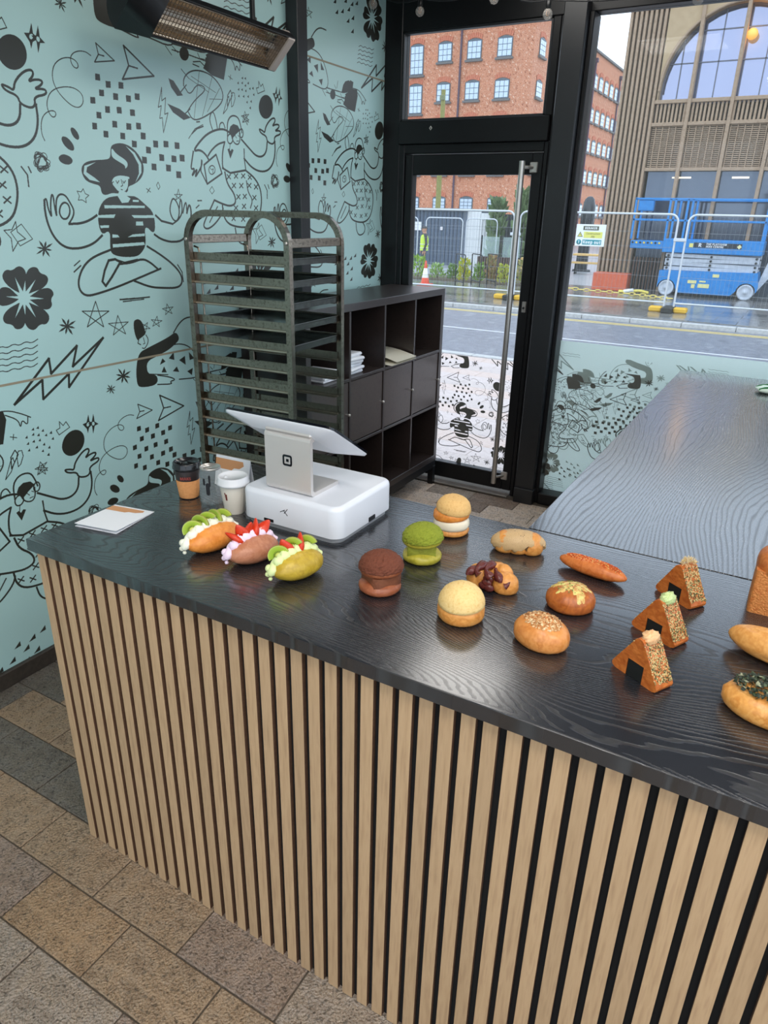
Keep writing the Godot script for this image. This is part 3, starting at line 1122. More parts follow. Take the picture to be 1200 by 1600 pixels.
# ---------------------------------------------------------------- glazed shop front
func shop_front() -> void:
	var z := ZF
	var d := 0.1
	var f := stn()
	var bars := [
		[-0.98, -0.836, 0.0, 2.96, 0.0], [-0.836, 3.1, 2.657, 2.96, 0.0], [-0.836, 0.09, 2.085, 2.207, 0.02],
		[0.052, 0.095, 2.207, 2.657, 0.0], [0.095, 0.125, 0.0, 2.657, 0.0], [0.125, 0.245, 0.0, 2.7, 0.07], [0.245, 0.27, 0.0, 2.657, 0.02],
		[0.27, 3.1, 0.0, 0.0725, 0.03], [1.86, 1.94, 0.0725, 2.657, 0.03], [3.02, 3.1, 0.0725, 2.657, 0.0], [-0.836, -0.80, 0.0, 2.085, 0.0], [0.07, 0.095, 0.0, 2.085, 0.0], [-0.80, 0.07, 2.035, 2.085, 0.0]]
	var fr := structure("window_1", f, M.black_metal)
	fr.mesh = null
	for b in bars:
		var s := stn()
		bx(s, Vector3((b[0] + b[1]) / 2, (b[2] + b[3]) / 2, z + b[4] / 2), Vector3(b[1] - b[0], b[3] - b[2], d + b[4]), 0.004)
		part(fr, "frame_member", s, M.dark_metal if b[4] > 0.05 else M.black_metal)
	var s2 := stn()
	bx(s2, Vector3(0.187, 0.05, z + 0.09), Vector3(0.125, 0.1, 0.09), 0.004)
	part(fr, "post_base", s2, M.dark_metal)
	# beads round the top light
	var bd := stn()
	for q in [[-0.836, 0.052, 2.645, 2.657], [-0.836, 0.052, 2.207, 2.219]]:
		bx(bd, Vector3((q[0] + q[1]) / 2, (q[2] + q[3]) / 2, z + 0.03), Vector3(q[1] - q[0], q[3] - q[2], 0.03), 0.002)
	for x in [-0.83, 0.046]:
		bx(bd, Vector3(x, 2.432, z + 0.03), Vector3(0.012, 0.45, 0.03), 0.002)
	part(fr, "bead", bd, M.dark_metal)
	for g in [[-0.836, 0.052, 2.207, 2.657], [0.27, 1.86, 0.0725, 2.657], [1.94, 3.02, 0.0725, 2.657]]:
		var gs := stn()
		bx(gs, Vector3((g[0] + g[1]) / 2, (g[2] + g[3]) / 2, z - 0.01), Vector3(g[1] - g[0], g[3] - g[2], 0.008))
		part(fr, "pane", gs, M.glass)
	# window film with printed doodles, seen from behind, and their shadow on the other pane, painted as a paler copy
	var fm := StandardMaterial3D.new()
	fm.albedo_color = Color(0.88, 0.93, 0.92, 0.93)
	fm.transparency = BaseMaterial3D.TRANSPARENCY_ALPHA
	fm.roughness = 0.6
	fm.backlight_enabled = true
	fm.backlight = Color(0.9, 0.95, 0.94)
	var fs := stn()
	bx(fs, Vector3(1.065, 0.548, z - 0.028), Vector3(1.59, 0.95, 0.002))
	part(fr, "frosted_film", fs, fm, "pale grey green frosted film on the lower window")
	print_on_glass(fr, 0.27, 1.86, 0.0725, 0.875, z - 0.024, 0.65, Vector2(0.341, 0.564), Vector2(1.045, 1.079), M.vinyl, "doodle_print")
	print_on_glass(fr, 0.27, 1.86, 0.0725, 0.955, z - 0.0262, 0.65, Vector2(0.40, 0.60), Vector2(1.045, 1.079), M.shadow_vinyl, "shadow_print")
	# the door
	var dr := structure("door_1", stn(), M.black_metal)
	dr.mesh = null
	for b in [[-0.797, -0.745, 0.03, 2.03], [0.006, 0.067, 0.03, 2.03], [-0.745, 0.006, 1.92, 2.03], [-0.745, 0.006, 0.03, 0.1385]]:
		var s := stn()
		bx(s, Vector3((b[0] + b[1]) / 2, (b[2] + b[3]) / 2, z + 0.01), Vector3(b[1] - b[0], b[3] - b[2], 0.06), 0.004)
		part(dr, "stile" if b[3] - b[2] > 1.0 else "rail", s, M.black_metal)
	var gs := stn()
	bx(gs, Vector3(-0.3695, 1.029, z), Vector3(0.751, 1.7815, 0.008))
	part(dr, "pane", gs, M.glass)
	print_on_glass(dr, -0.745, 0.006, 0.1385, 0.865, z - 0.008, 0.61, Vector2(-0.326, 0.477), Vector2(0.423, 0.925), M.vinyl, "doodle_print")
	var hs := stn()
	tb(hs, [Vector3(-0.03, 0.085, z + 0.1), Vector3(-0.03, 1.985, z + 0.1)], 0.0165, 14)
	var hd := part(dr, "pull_handle", hs, M.brushed, "long brushed steel pull bar")
	for y in [0.13, 1.955]:
		var bs := stn()
		tb(bs, [Vector3(-0.03, y, z + 0.1), Vector3(-0.005, y, z + 0.085), Vector3(0.015, y, z + 0.05)], 0.009, 8)
		bx(bs, Vector3(0.02, y, z + 0.046), Vector3(0.045, 0.055, 0.012), 0.004)
		part(hd, "bracket", bs, M.brushed)
	var lk := stn()
	bx(lk, Vector3(0.042, 1.205, z + 0.043), Vector3(0.024, 0.062, 0.01), 0.002)
	var lp := part(dr, "lock_plate", lk, M.brushed)
	var kc := stn()
	lathe(kc, [Vector2(0.007, 0), Vector2(0.007, 0.008), Vector2(0, 0.008)], 10, Vector3(0.042, 1.2, z + 0.047), Basis(Vector3.RIGHT, PI / 2))
	part(lp, "cylinder", kc, M.dark_metal)
	var th := stn()
	bx(th, Vector3(-0.365, 0.006, z + 0.075), Vector3(0.87, 0.014, 0.05), 0.003)
	structure("trim_3", th, M.brushed, "metal threshold strip under the door")
	var ey := stn()
	tb(ey, [Vector3(-0.62, 2.19, z + 0.06), Vector3(-0.62, 2.175, z + 0.068), Vector3(-0.627, 2.165, z + 0.07), Vector3(-0.62, 2.155, z + 0.07), Vector3(-0.613, 2.165, z + 0.07), Vector3(-0.62, 2.175, z + 0.068)], 0.003, 6)
	part(fr, "ring_hook", ey, M.brushed)


# a flat print on a pane; at: where on the pane the repeat's point ref (metres) lies, mirrored since it is read from outside
func print_on_glass(parent: Node, x0: float, x1: float, y0: float, y1: float, z: float, k: float, at: Vector2, ref: Vector2, m: Material, called: String) -> void:
	var st := stn()
	uvf = func(p: Vector3) -> Vector2:
		var a := (ref.x - (p.x - at.x) / k) * 1000.0 / PA
		var b := (ref.y + (p.y - at.y) / k) * 1000.0 / PB
		return Vector2(a, 1.0 - b)
	fc(st, [Vector3(x0, y0, z), Vector3(x1, y0, z), Vector3(x1, y1, z), Vector3(x0, y1, z)], Vector3.BACK)
	part(parent, called, st, m)
	uvf = no_uv


# ---------------------------------------------------------------- counter, rack, shelf, till
func worktop_uv(p: Vector3) -> Vector2:
	return Vector2(p.x / 2.5 + 0.02, p.z / 0.75)


func return_uv(p: Vector3) -> Vector2:
	return Vector2((p.z + 3.3) / 4.2, (p.x - 0.97) / 1.3)


func counter() -> void:
	var t = thing("slatted_counter", "long counter clad with upright oak slats under a black top", "counter")
	var b := stn()
	bx(b, Vector3(1.215, 0.464, -0.36), Vector3(2.43, 0.927, 0.692))
	part(t, "body", b, M.felt)
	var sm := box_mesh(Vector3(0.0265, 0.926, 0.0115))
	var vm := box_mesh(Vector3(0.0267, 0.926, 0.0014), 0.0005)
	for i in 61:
		var o := inst("slat", sm, M.slat_brown, t)  # slat body darker and browner than its front
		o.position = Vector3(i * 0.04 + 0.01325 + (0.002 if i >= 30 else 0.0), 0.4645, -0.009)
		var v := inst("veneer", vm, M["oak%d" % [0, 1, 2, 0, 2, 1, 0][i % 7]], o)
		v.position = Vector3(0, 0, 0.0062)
	var sd := stn()
	bx(sd, Vector3(-0.004, 0.4645, -0.36), Vector3(0.008, 0.926, 0.685), 0.001)
	part(t, "end_panel", sd, M.oak1)
	var w := stn()
	uvf = worktop_uv
	bx(w, Vector3(1.217, HT - 0.0155, -0.3515), Vector3(2.466, 0.031, 0.7225), 0.0015)
	part(t, "worktop", w, M.worktop, "black stained ash top with open grain")
	uvf = no_uv
	t = thing("window_table", "black wood grain table top running from the counter to the window", "table")
	w = stn()
	uvf = return_uv
	bx(w, Vector3(1.37, HT - 0.0155, -1.952), Vector3(0.77, 0.031, 2.47), 0.0015)
	part(t, "table_top", w, M.worktop)
	uvf = no_uv
	for q in [[Vector3(1.01, 0.464, -1.95), Vector3(0.018, 0.927, 2.4)], [Vector3(1.73, 0.464, -1.95), Vector3(0.018, 0.927, 2.4)], [Vector3(1.37, 0.464, -3.15), Vector3(0.7, 0.927, 0.018)]]:
		var s := stn()
		bx(s, q[0], q[1], 0.001)
		part(t, "side_panel", s, M.felt)


func rack() -> void:
	var t = thing("tray_rack", "tall steel tray rack with rounded tube hoops and many runners", "rack", Vector3(-0.669, 0, -1.267), 0.0535)
	var L := 0.47
	var W := 0.379
	for z in [0.0, -W]:
		var path := [Vector3(0, 0.1, z), Vector3(0, 0.8, z)]
		for i in 9:
			var a := PI - PI / 2 * i / 8
			path.append(Vector3(0.105 + cos(a) * 0.105, 1.578 + sin(a) * 0.105, z))
		for i in 9:
			var a := PI / 2 - PI / 2 * i / 8
			path.append(Vector3(L - 0.105 + cos(a) * 0.105, 1.578 + sin(a) * 0.105, z))
		path.append(Vector3(L, 0.8, z))
		path.append(Vector3(L, 0.1, z))
		var s := stn()
		tb(s, path, 0.0165, 4, false, true, true)
		var hp := part(t, "hoop_frame", s, M.steel)
		for x in [0.0, L]:
			var bo := stn()
			lathe(bo, [Vector2(0.007, 0), Vector2(0.006, 0.004), Vector2(0, 0.005)], 8, Vector3(x, 1.587, z + (0.012 if z == 0.0 else -0.012)), Basis(Vector3.RIGHT, PI / 2 if z == 0.0 else -PI / 2))
			part(hp, "bolt", bo, M.brushed)
	for x in [0.0, L]:
		for y in [1.587, 0.16]:
			var s := stn()
			bx(s, Vector3(x, y, -W / 2), Vector3(0.016, 0.032, W - 0.025), 0.002)
			part(t, "cross_bar", s, M.steel)
	for side in [[-0.014, -1.0], [-W + 0.014, 1.0]]:
		for i in 17:
			var h := 1.505 - 0.08 * i
			var s := stn()
			bx(s, Vector3(L / 2, h + 0.018, side[0]), Vector3(L - 0.01, 0.034, 0.002))
			bx(s, Vector3(L / 2, h, side[0] + side[1] * 0.015), Vector3(L - 0.01, 0.002, 0.03))
			var rn := part(t, "runner", s, M.steel)
			s = stn()
			tb(s, [Vector3(0.005, h + 0.002, side[0] - side[1] * 0.004), Vector3(L - 0.005, h + 0.002, side[0] - side[1] * 0.004)], 0.0052, 6)
			part(rn, "rolled_lip", s, M.runner_lip)
	for z in [-0.032, -W + 0.032]:
		var s := stn()
		tb(s, [Vector3(0.028, 0.18, z), Vector3(0.028, 1.53, z), Vector3(0.02, 1.555, z), Vector3(0.0, 1.56, z)], 0.004, 6)
		part(t, "stop_bar", s, M.steel)
	for x in [0.0, L]:
		for z in [0.0, -W]:
			var s := stn()
			lathe(s, [Vector2(0, -0.012), Vector2(0.035, -0.012), Vector2(0.042, -0.006), Vector2(0.042, 0.006), Vector2(0.035, 0.012), Vector2(0, 0.012)], 16, Vector3(x, 0.043, z), Basis(Vector3.RIGHT, PI / 2))
			bx(s, Vector3(x, 0.09, z), Vector3(0.03, 0.03, 0.034), 0.003)
			part(t, "castor", s, M.black_metal)
	# five sheet pans in the top runners
	var b := Basis(Vector3.UP, 0.0535)
	for i in 5:
		var y := 1.5085 - 0.08 * i
		var at := Vector3(-0.669, 0, -1.267) + b * Vector3(L / 2 + 0.012, 0, -W / 2) + Vector3(0, y, 0)
		var lab: String = ["topmost grey baking tray in the steel rack", "second grey baking tray from the top of the rack", "third grey baking tray from the top of the rack", "fourth grey baking tray from the top of the rack", "lowest grey baking tray in the steel rack"][i]
		var tr = thing("baking_tray", lab, "tray", at, 0.0535, "baking trays in the rack")
		var s := stn()
		var l := 0.44
		var w := W - 0.05
		bx(s, Vector3(0, 0.0012, 0), Vector3(l, 0.0014, w))
		part(tr, "pan", s, M.tray)
		var r := stn()
		for q in [[Vector3(0, 0.012, w / 2), Vector3(l, 0.023, 0.002)], [Vector3(0, 0.012, -w / 2), Vector3(l, 0.023, 0.002)], [Vector3(l / 2, 0.012, 0), Vector3(0.002, 0.023, w)], [Vector3(-l / 2, 0.012, 0), Vector3(0.002, 0.023, w)]]:
			bx(r, q[0], q[1])
		var c := []
		for k in [[-1, -1], [1, -1], [1, 1], [-1, 1]]:
			c.append(Vector3(k[0] * l / 2, 0.0235, k[1] * w / 2))
		for k in 4:
			tb(r, [c[k], c[(k + 1) % 4]], 0.0032, 6)
		part(tr, "rim", r, M.tray)


func cubby_shelf() -> void:
	var x1 := -0.455
	var x0 := -0.842
	var z0 := -3.21
	var z1 := -1.74
	var t = thing("cubby_shelf", "dark brown cube shelf unit with four doors on a black leg frame", "shelf unit", Vector3((x0 + x1) / 2, 0, (z0 + z1) / 2))
	var ox := Vector3((x0 + x1) / 2, 0, (z0 + z1) / 2)
	var dx := x1 - x0
	var put := func(called: String, a: Vector3, bb: Vector3, m: Material, bev := 0.001):
		var s := stn()
		bx(s, (a + bb) / 2 - ox, (bb - a).abs(), bev)
		return part(t, called, s, m)
	put.call("top_board", Vector3(x0, 1.247, z0), Vector3(x1, 1.285, z1), M.espresso)
	put.call("bottom_board", Vector3(x0, 0.17, z0), Vector3(x1, 0.208, z1), M.espresso)
	put.call("side_board", Vector3(x0, 0.208, z0), Vector3(x1, 1.247, z0 + 0.038), M.espresso)
	put.call("side_board", Vector3(x0, 0.208, z1 - 0.038), Vector3(x1, 1.247, z1), M.espresso)
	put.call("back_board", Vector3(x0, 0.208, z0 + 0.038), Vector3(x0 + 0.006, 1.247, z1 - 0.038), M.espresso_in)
	var cell := (z1 - z0 - 0.076 - 3 * 0.016) / 4.0
	for k in 3:
		var zz := z0 + 0.038 + cell * (k + 1) + 0.016 * k
		put.call("upright", Vector3(x0 + 0.006, 0.208, zz), Vector3(x1 - 0.001, 1.247, zz + 0.016), M.espresso)
	for k in 4:
		var a := z0 + 0.038 + (cell + 0.016) * k
		for y in [0.5445, 0.897]:
			put.call("shelf_board", Vector3(x0 + 0.006, y, a), Vector3(x1 - 0.001, y + 0.016, a + cell), M.espresso)
		var s := stn()
		bx(s, Vector3(x1 - 0.014, 0.7285, a + cell / 2) - ox, Vector3(0.016, 0.328, cell - 0.006), 0.0015)
		var door := part(t, "door", s, M.espresso_glare)
		var kn := stn()
		lathe(kn, [Vector2(0.004, 0), Vector2(0.004, 0.014), Vector2(0.0075, 0.018), Vector2(0.0075, 0.026), Vector2(0.004, 0.029), Vector2(0, 0.029)], 12, Vector3(x1 - 0.006, 0.7285, a + 0.026) - ox, Basis(Vector3.BACK, -PI / 2))
		part(door, "knob", kn, M.brushed, "small steel knob")
	for z in [z0 + 0.02, z1 - 0.02]:
		for x in [x0 + 0.02, x1 - 0.02]:
			put.call("leg", Vector3(x - 0.019, 0, z - 0.019), Vector3(x + 0.019, 0.13, z + 0.019), M.black_metal, 0.002)
	for x in [x0 + 0.02, x1 - 0.02]:
		put.call("leg_rail", Vector3(x - 0.018, 0.118, z0 + 0.002), Vector3(x + 0.018, 0.1695, z1 - 0.002), M.black_metal, 0.002)
	for z in [z0 + 0.02, z1 - 0.02]:
		put.call("leg_rail", Vector3(x0 + 0.04, 0.118, z - 0.018), Vector3(x1 - 0.04, 0.1695, z + 0.018), M.black_metal, 0.002)
	# what lies in it: folded paper bags, loose sheets
	var za := z0 + 0.038 + (cell + 0.016) * 2
	for k in 6:
		var s := stn()
		bx(s, Vector3.ZERO, Vector3(0.17, 0.017, 0.16), 0.006)
		var o := part(self, "paper_bag", s, M.paper)
		o.name = numbered("folded_paper_bag")
		o.position = Vector3(x1 - 0.12 + 0.012 * sin(k * 2.1), 0.9225 + k * 0.0175, za + cell - 0.1 + 0.006 * cos(k * 1.7))
		o.rotation.y = 0.12 * sin(k * 1.3)
		tag(o, "%s white folded paper bag in the stack on the cube shelf" % ["bottom", "second lowest", "third from bottom", "third from top", "second highest", "topmost"][k], "paper bag", "paper bags on the cube shelf")
	za = z0 + 0.038 + (cell + 0.016)
	for k in 2:
		var s := stn()
		var pts := []
		for i in 7:
			var u := i / 6.0
			pts.append(Vector2(x1 - 0.30 + u * 0.33, 0.918 + k * 0.012 + (0.03 * pow(1.0 - u, 2.0) if k == 1 else 0.006 * sin(u * 3.0)) + (0.025 * sin(u * PI) if k == 1 else 0.0)))
		for i in 6:
			var p: Vector2 = pts[i]
			var q: Vector2 = pts[i + 1]
			for h in [0.0, 0.0012]:
				fc(s, [Vector3(p.x, p.y + h, za + 0.02), Vector3(q.x, q.y + h, za + 0.02), Vector3(q.x, q.y + h, za + cell - 0.02 - k * 0.06), Vector3(p.x, p.y + h, za + cell - 0.02 - k * 0.06)], Vector3.UP if h > 0 else Vector3.DOWN)
		var o := part(self, "paper", s, flat(s8(214, 208, 188), 0.8))
		o.name = numbered("paper_sheet")
		tag(o, ["cream paper sheet lying flat over the shelf edge", "curled cream paper sheet lying on a flat one in the shelf"][k], "paper", "paper sheets on the cube shelf")
	var za3 := z0 + 0.038 + (cell + 0.016) * 3
	var s3 := stn()
	for k in 5:
		bx(s3, Vector3(0.002 * sin(k * 2.0), 0.006 + k * 0.011, 0.004 * cos(k * 3.0)), Vector3(0.15, 0.01, 0.12), 0.003)
	var nb = part(self, "napkins", s3, M.paper)
	nb.name = numbered("napkin_pile")
	nb.position = Vector3(x1 - 0.11, 0.9135, za3 + 0.12)
	tag(nb, "small pile of white napkins in the shelf beside the rack", "napkins")


func loft(st: SurfaceTool, a: Array, b: Array, mid: Vector3) -> void:
	st.set_smooth_group(0)
	for i in a.size():
		var j := (i + 1) % a.size()
		fc(st, [a[i], a[j], b[j], b[i]], (a[i] + b[j]) / 2 - mid)
	st.set_smooth_group(-1)


func till() -> void:
	var o := Vector3(0.4875, HT, -0.49)
	var t = thing("card_till", "white point of sale till with tilted tablet on a cash drawer base", "till", o)
	var s := stn()
	var up := Transform3D(Basis(Vector3.RIGHT, PI / 2), Vector3(0, 0.0, 0))
	prism(s, rounded(0.285, 0.25, 0.03, 6), -0.016, Transform3D(Basis(Vector3.RIGHT, PI / 2), Vector3(0, 0, 0)), true)
	part(t, "foot_plate", s, M.grey_plastic)
	# body: a rounded block with softened top edge
	s = stn()
	var rings := []
	for q in [[0.0, 0.0135], [0.0, 0.082], [0.002, 0.088], [0.0065, 0.092], [0.012, 0.0935]]:
		var r := []
		for p in rounded(0.30 - q[0] * 2, 0.265 - q[0] * 2, 0.032 - q[0], 7):
			r.append(Vector3(p.x, q[1], p.y))
		rings.append(r)
	for i in 4:
		loft(s, rings[i], rings[i + 1], Vector3(0, 0.03, 0))
	fc(s, rings[4], Vector3.UP)
	fc(s, rings[0], Vector3.DOWN)
	var body := part(t, "drawer_base", s, M.white_plastic)
	s = stn()
	for q in [[-0.006, 0.002, 0.5], [0.003, -0.002, -0.8], [0.004, 0.003, 0.9]]:
		bx(s, Vector3(-0.0095 + q[0], 0.053 + q[1], 0.1326), Vector3(0.017, 0.0018, 0.0008), 0.0, Basis(Vector3.BACK, q[2]))
	part(body, "emblem", s, M.black_metal, "small dark pen stroke emblem")
	s = stn()
	bx(s, Vector3(0.1505, 0.02, -0.02), Vector3(0.004, 0.012, 0.03), 0.001)
	bx(s, Vector3(-0.06, 0.02, 0.1325), Vector3(0.03, 0.008, 0.003), 0.001)
	part(body, "catch", s, M.black_metal)
	# stand: upright plate and the foot behind it
	s = stn()
	var prof := PackedVector2Array([Vector2(0.0, 0.0), Vector2(0.0, 0.004), Vector2(-0.085, 0.004)])
	var poly := PackedVector2Array()
	for i in 7:
		var a := PI * 0.5 * i / 6
		poly.append(Vector2(0.104 - 0.014 + sin(a) * 0.014, 0.014 - cos(a) * 0.014))
	poly.append(Vector2(0.104, 0.14))
	for i in 5:
		var a := PI * 0.5 * i / 4
		poly.append(Vector2(0.104 - 0.012 + cos(a) * 0.012, 0.14 + sin(a) * 0.012))
	poly.append(Vector2(0.086, 0.152))
	poly.append(Vector2(0.086, 0.14))
	poly.append(Vector2(0.094, 0.138))
	poly.append(Vector2(0.094, 0.016))
	poly.append(Vector2(0.088, 0.01))
	poly.append(Vector2(-0.015, 0.01))
	poly.append(Vector2(-0.015, 0.0))
	# local x of the polygon is z of the till, local y is height; drawn out along x
	prism(s, poly, 0.137, Transform3D(Basis(Vector3(0, 0, 1), Vector3(0, 1, 0), Vector3(1, 0, 0)), Vector3(-0.086, 0.0935, 0)), false)
	var stand := part(t, "stand", s, M.alu)
	s = stn()
	var e := 0.0285
	var outer := rounded(e, e, 0.006, 4)
	var inner := rounded(e - 0.0105, e - 0.0105, 0.002, 4)
	var zf := 0.1048
	for i in outer.size():
		var j := (i + 1) % outer.size()
		fc(s, [Vector3(outer[i].x, outer[i].y, zf), Vector3(outer[j].x, outer[j].y, zf), Vector3(inner[j].x, inner[j].y, zf), Vector3(inner[i].x, inner[i].y, zf)], Vector3.BACK)
	bx(s, Vector3(0, 0, 0.1044), Vector3(0.0075, 0.0075, 0.0008))
	var lg := part(stand, "logo", s, M.screen, "black rounded square logo with a dot")
	lg.position = Vector3(-0.0175, 0.178, 0)
	# tablet: dark screen above, white back with slanting edges below
	var down := Vector3(0, -0.106, -0.165).normalized()
	var nrm := Vector3.RIGHT.cross(down).normalized()
	if nrm.y < 0:
		nrm = -nrm
	var mid := Vector3(0.444, 1.243, -0.378) - o + down * 0.1
	var ring := func(w: float, h: float, r: float, off: float) -> Array:
		var out := []
		for p in rounded(w, h, r, 6):
			out.append(mid + Vector3.RIGHT * p.x + down * p.y + nrm * off)
		return out
	s = stn()
	var r0: Array = ring.call(0.326, 0.204, 0.022, 0.002)
	var r1: Array = ring.call(0.326, 0.204, 0.022, -0.004)
	loft(s, r0, r1, mid)
	fc(s, r0, nrm)
	part(t, "screen", s, M.screen, "dark tablet screen facing the seller")
	s = stn()
	var r2: Array = ring.call(0.322, 0.2, 0.022, -0.009)
	var r3: Array = ring.call(0.20, 0.12, 0.02, -0.026)
	loft(s, r1, r2, mid)
	loft(s, r2, r3, mid - nrm * 0.01 + nrm * 0.05)
	fc(s, r3, -nrm)
	part(t, "tablet_back", s, M.white_plastic)
	s = stn()
	bx(s, Vector3(0.4705, 1.2065, -0.397) - o, Vector3(0.137, 0.014, 0.02), 0.004, Basis(Vector3.RIGHT, -0.4))
	part(t, "hinge", s, M.alu)


# ---------------------------------------------------------------- baked goods
# plump dough shape standing on y = 0
func dough(st: SurfaceTool, rx: float, h: float, rz: float, lump := 0.03, sd := 1, foot := 0.55, nu := 32, nv := 18, at := Vector3.ZERO, b := Basis.IDENTITY) -> void:
	var nz := noise(sd, 1.3, 2)
	var up := h / (1.0 + foot)
	blob(st, func(d: Vector3) -> Vector3:
		var k := 1.0 + lump * nz.get_noise_3dv(d * 1.2)
		var p := Vector3(d.x * rx, d.y * up, d.z * rz) * k
		if d.y < 0.0:
			var e := -d.y
			p.y = -up * foot * (1.0 - pow(1.0 - min(e * 1.25, 1.0), 2.0))
			var f := 1.0 + 0.1 * e * (1.0 - e)
			p.x *= f
			p.z *= f
			if e > 0.8:
				p.y = -up * foot
		p.y += up * foot
		return at + b * p, nu, nv)


func flakes(st: SurfaceTool, n: int, sd: int, place: Callable, size: Vector3) -> void:
	var r := RandomNumberGenerator.new()
	r.seed = sd
	for i in n:
		var q: Array = place.call(r)
		var b := Basis(q[1].cross(Vector3(r.randf() - 0.5, r.randf() - 0.5, r.randf() - 0.5)).normalized(), q[1], Vector3.ZERO)
		b.z = b.x.cross(b.y)
		b = b * Basis(Vector3.RIGHT, r.randf_range(-0.6, 0.6)) * Basis(Vector3.BACK, r.randf_range(-0.6, 0.6))
		var h := size * 0.5 * r.randf_range(0.7, 1.3)
		var c: Vector3 = q[0]
		st.set_color(Color.WHITE if q.size() < 3 else q[2])
		# a little six-sided chip
		var p := []
		for s in [Vector3(1, 0, 0), Vector3(-1, 0, 0), Vector3(0, 1, 0), Vector3(0, -1, 0), Vector3(0, 0, 1), Vector3(0, 0, -1)]:
			p.append(c + b * (s * h))
		for f in [[0, 2, 4], [0, 4, 3], [0, 3, 5], [0, 5, 2], [1, 2, 4], [1, 4, 3], [1, 3, 5], [1, 5, 2]]:
			fc(st, [p[f[0]], p[f[1]], p[f[2]]], p[f[0]] + p[f[1]] + p[f[2]] - c * 3.0)


func vcol(rough := 0.6) -> StandardMaterial3D:
	var m := StandardMaterial3D.new()
	m.vertex_color_use_as_albedo = true
	m.roughness = rough
	return m


func lin(r: int, g: int, b: int) -> Color:
	return Color8(r, g, b).srgb_to_linear()


func crust(sd: int, a: Color, b: Color, c: Color, rough := 0.4, bump := 0.05) -> StandardMaterial3D:
	return mottled(sd, [a, b, c, b], 9.0, rough, bump, 0.016, 0.05)


func kiwi_piece(parent: Node, at: Vector3, b: Basis, r: float, half := true) -> void:
	var st := stn()
	var segs := 12
	var span := PI if half else TAU
	var rows := [[0.0, lin(222, 214, 130)], [0.28, lin(206, 206, 110)], [0.36, lin(120, 140, 40)], [0.6, lin(150, 178, 52)], [0.9, lin(166, 190, 70)], [1.0, lin(196, 206, 120)]]
	for face in [-1.0, 1.0]:
		for i in segs:
			for k in rows.size() - 1:
				var q := []
				var cc := []
				for e in [[i, k], [i + 1, k], [i + 1, k + 1], [i, k + 1]]:
					var a: float = span * e[0] / segs
					q.append(at + b * Vector3(cos(a) * r * rows[e[1]][0], sin(a) * r * rows[e[1]][0], face * 0.0022))
					cc.append(rows[e[1]][1])
				var n: Vector3 = b * Vector3(0, 0, face)
				for tri in [[0, 1, 2], [0, 2, 3]]:
					var order: Array = tri
					if (q[tri[1]] - q[tri[0]]).cross(q[tri[2]] - q[tri[0]]).dot(n) > 0:
						order = [tri[0], tri[2], tri[1]]
					for v in order:
						st.set_color(cc[v])
						st.add_vertex(q[v])
	st.set_color(lin(150, 150, 60))
	for i in segs:
		var a0 := span * i / segs
		var a1 := span * (i + 1) / segs
		fc(st, [at + b * Vector3(cos(a0) * r, sin(a0) * r, -0.0022), at + b * Vector3(cos(a1) * r, sin(a1) * r, -0.0022), at + b * Vector3(cos(a1) * r, sin(a1) * r, 0.0022), at + b * Vector3(cos(a0) * r, sin(a0) * r, 0.0022)], b * Vector3(cos(a0), sin(a0), 0))
	if half:
		fc(st, [at + b * Vector3(-r, 0, -0.0022), at + b * Vector3(r, 0, -0.0022), at + b * Vector3(r, 0, 0.0022), at + b * Vector3(-r, 0, 0.0022)], b * Vector3.DOWN)
	var o := part(parent, "kiwi_slice", st, vcol(0.3))
	var sd := stn()
	for i in 9:
		var a := span * (i + 0.5) / 9
		for f in [-1.0, 1.0]:
			bx(sd, at + b * Vector3(cos(a) * r * 0.44, sin(a) * r * 0.44, f * 0.0023), Vector3(0.0009, 0.0022, 0.0006), 0.0, b * Basis(Vector3.BACK, a - PI / 2))
	part(o, "seeds", sd, flat(s8(34, 26, 16), 0.4))


func strawberry_piece(parent: Node, at: Vector3, b: Basis, r: float) -> void:
	var st := stn()
	var nz := noise(int(at.x * 9000) % 97, 2.0, 2)
	blob(st, func(d: Vector3) -> Vector3:
		var taper := 1.0 - 0.42 * d.y
		var p := Vector3(d.x * r * 0.62 * taper, d.y * r, d.z * r * 0.34 * taper)
		return at + b * (p * (1.0 + 0.05 * nz.get_noise_3dv(d * 2.0))), 14, 10)
	var o := part(parent, "strawberry_slice", st, M.strawberry)
	var c := stn()
	blob(c, func(d: Vector3) -> Vector3:
		var taper := 1.0 - 0.42 * d.y
		return at + b * (Vector3(d.x * r * 0.26 * taper, d.y * r * 0.55 - r * 0.1, d.z * r * 0.36 * taper)), 10, 8)
	part(o, "pale_core", c, M.berry_core)


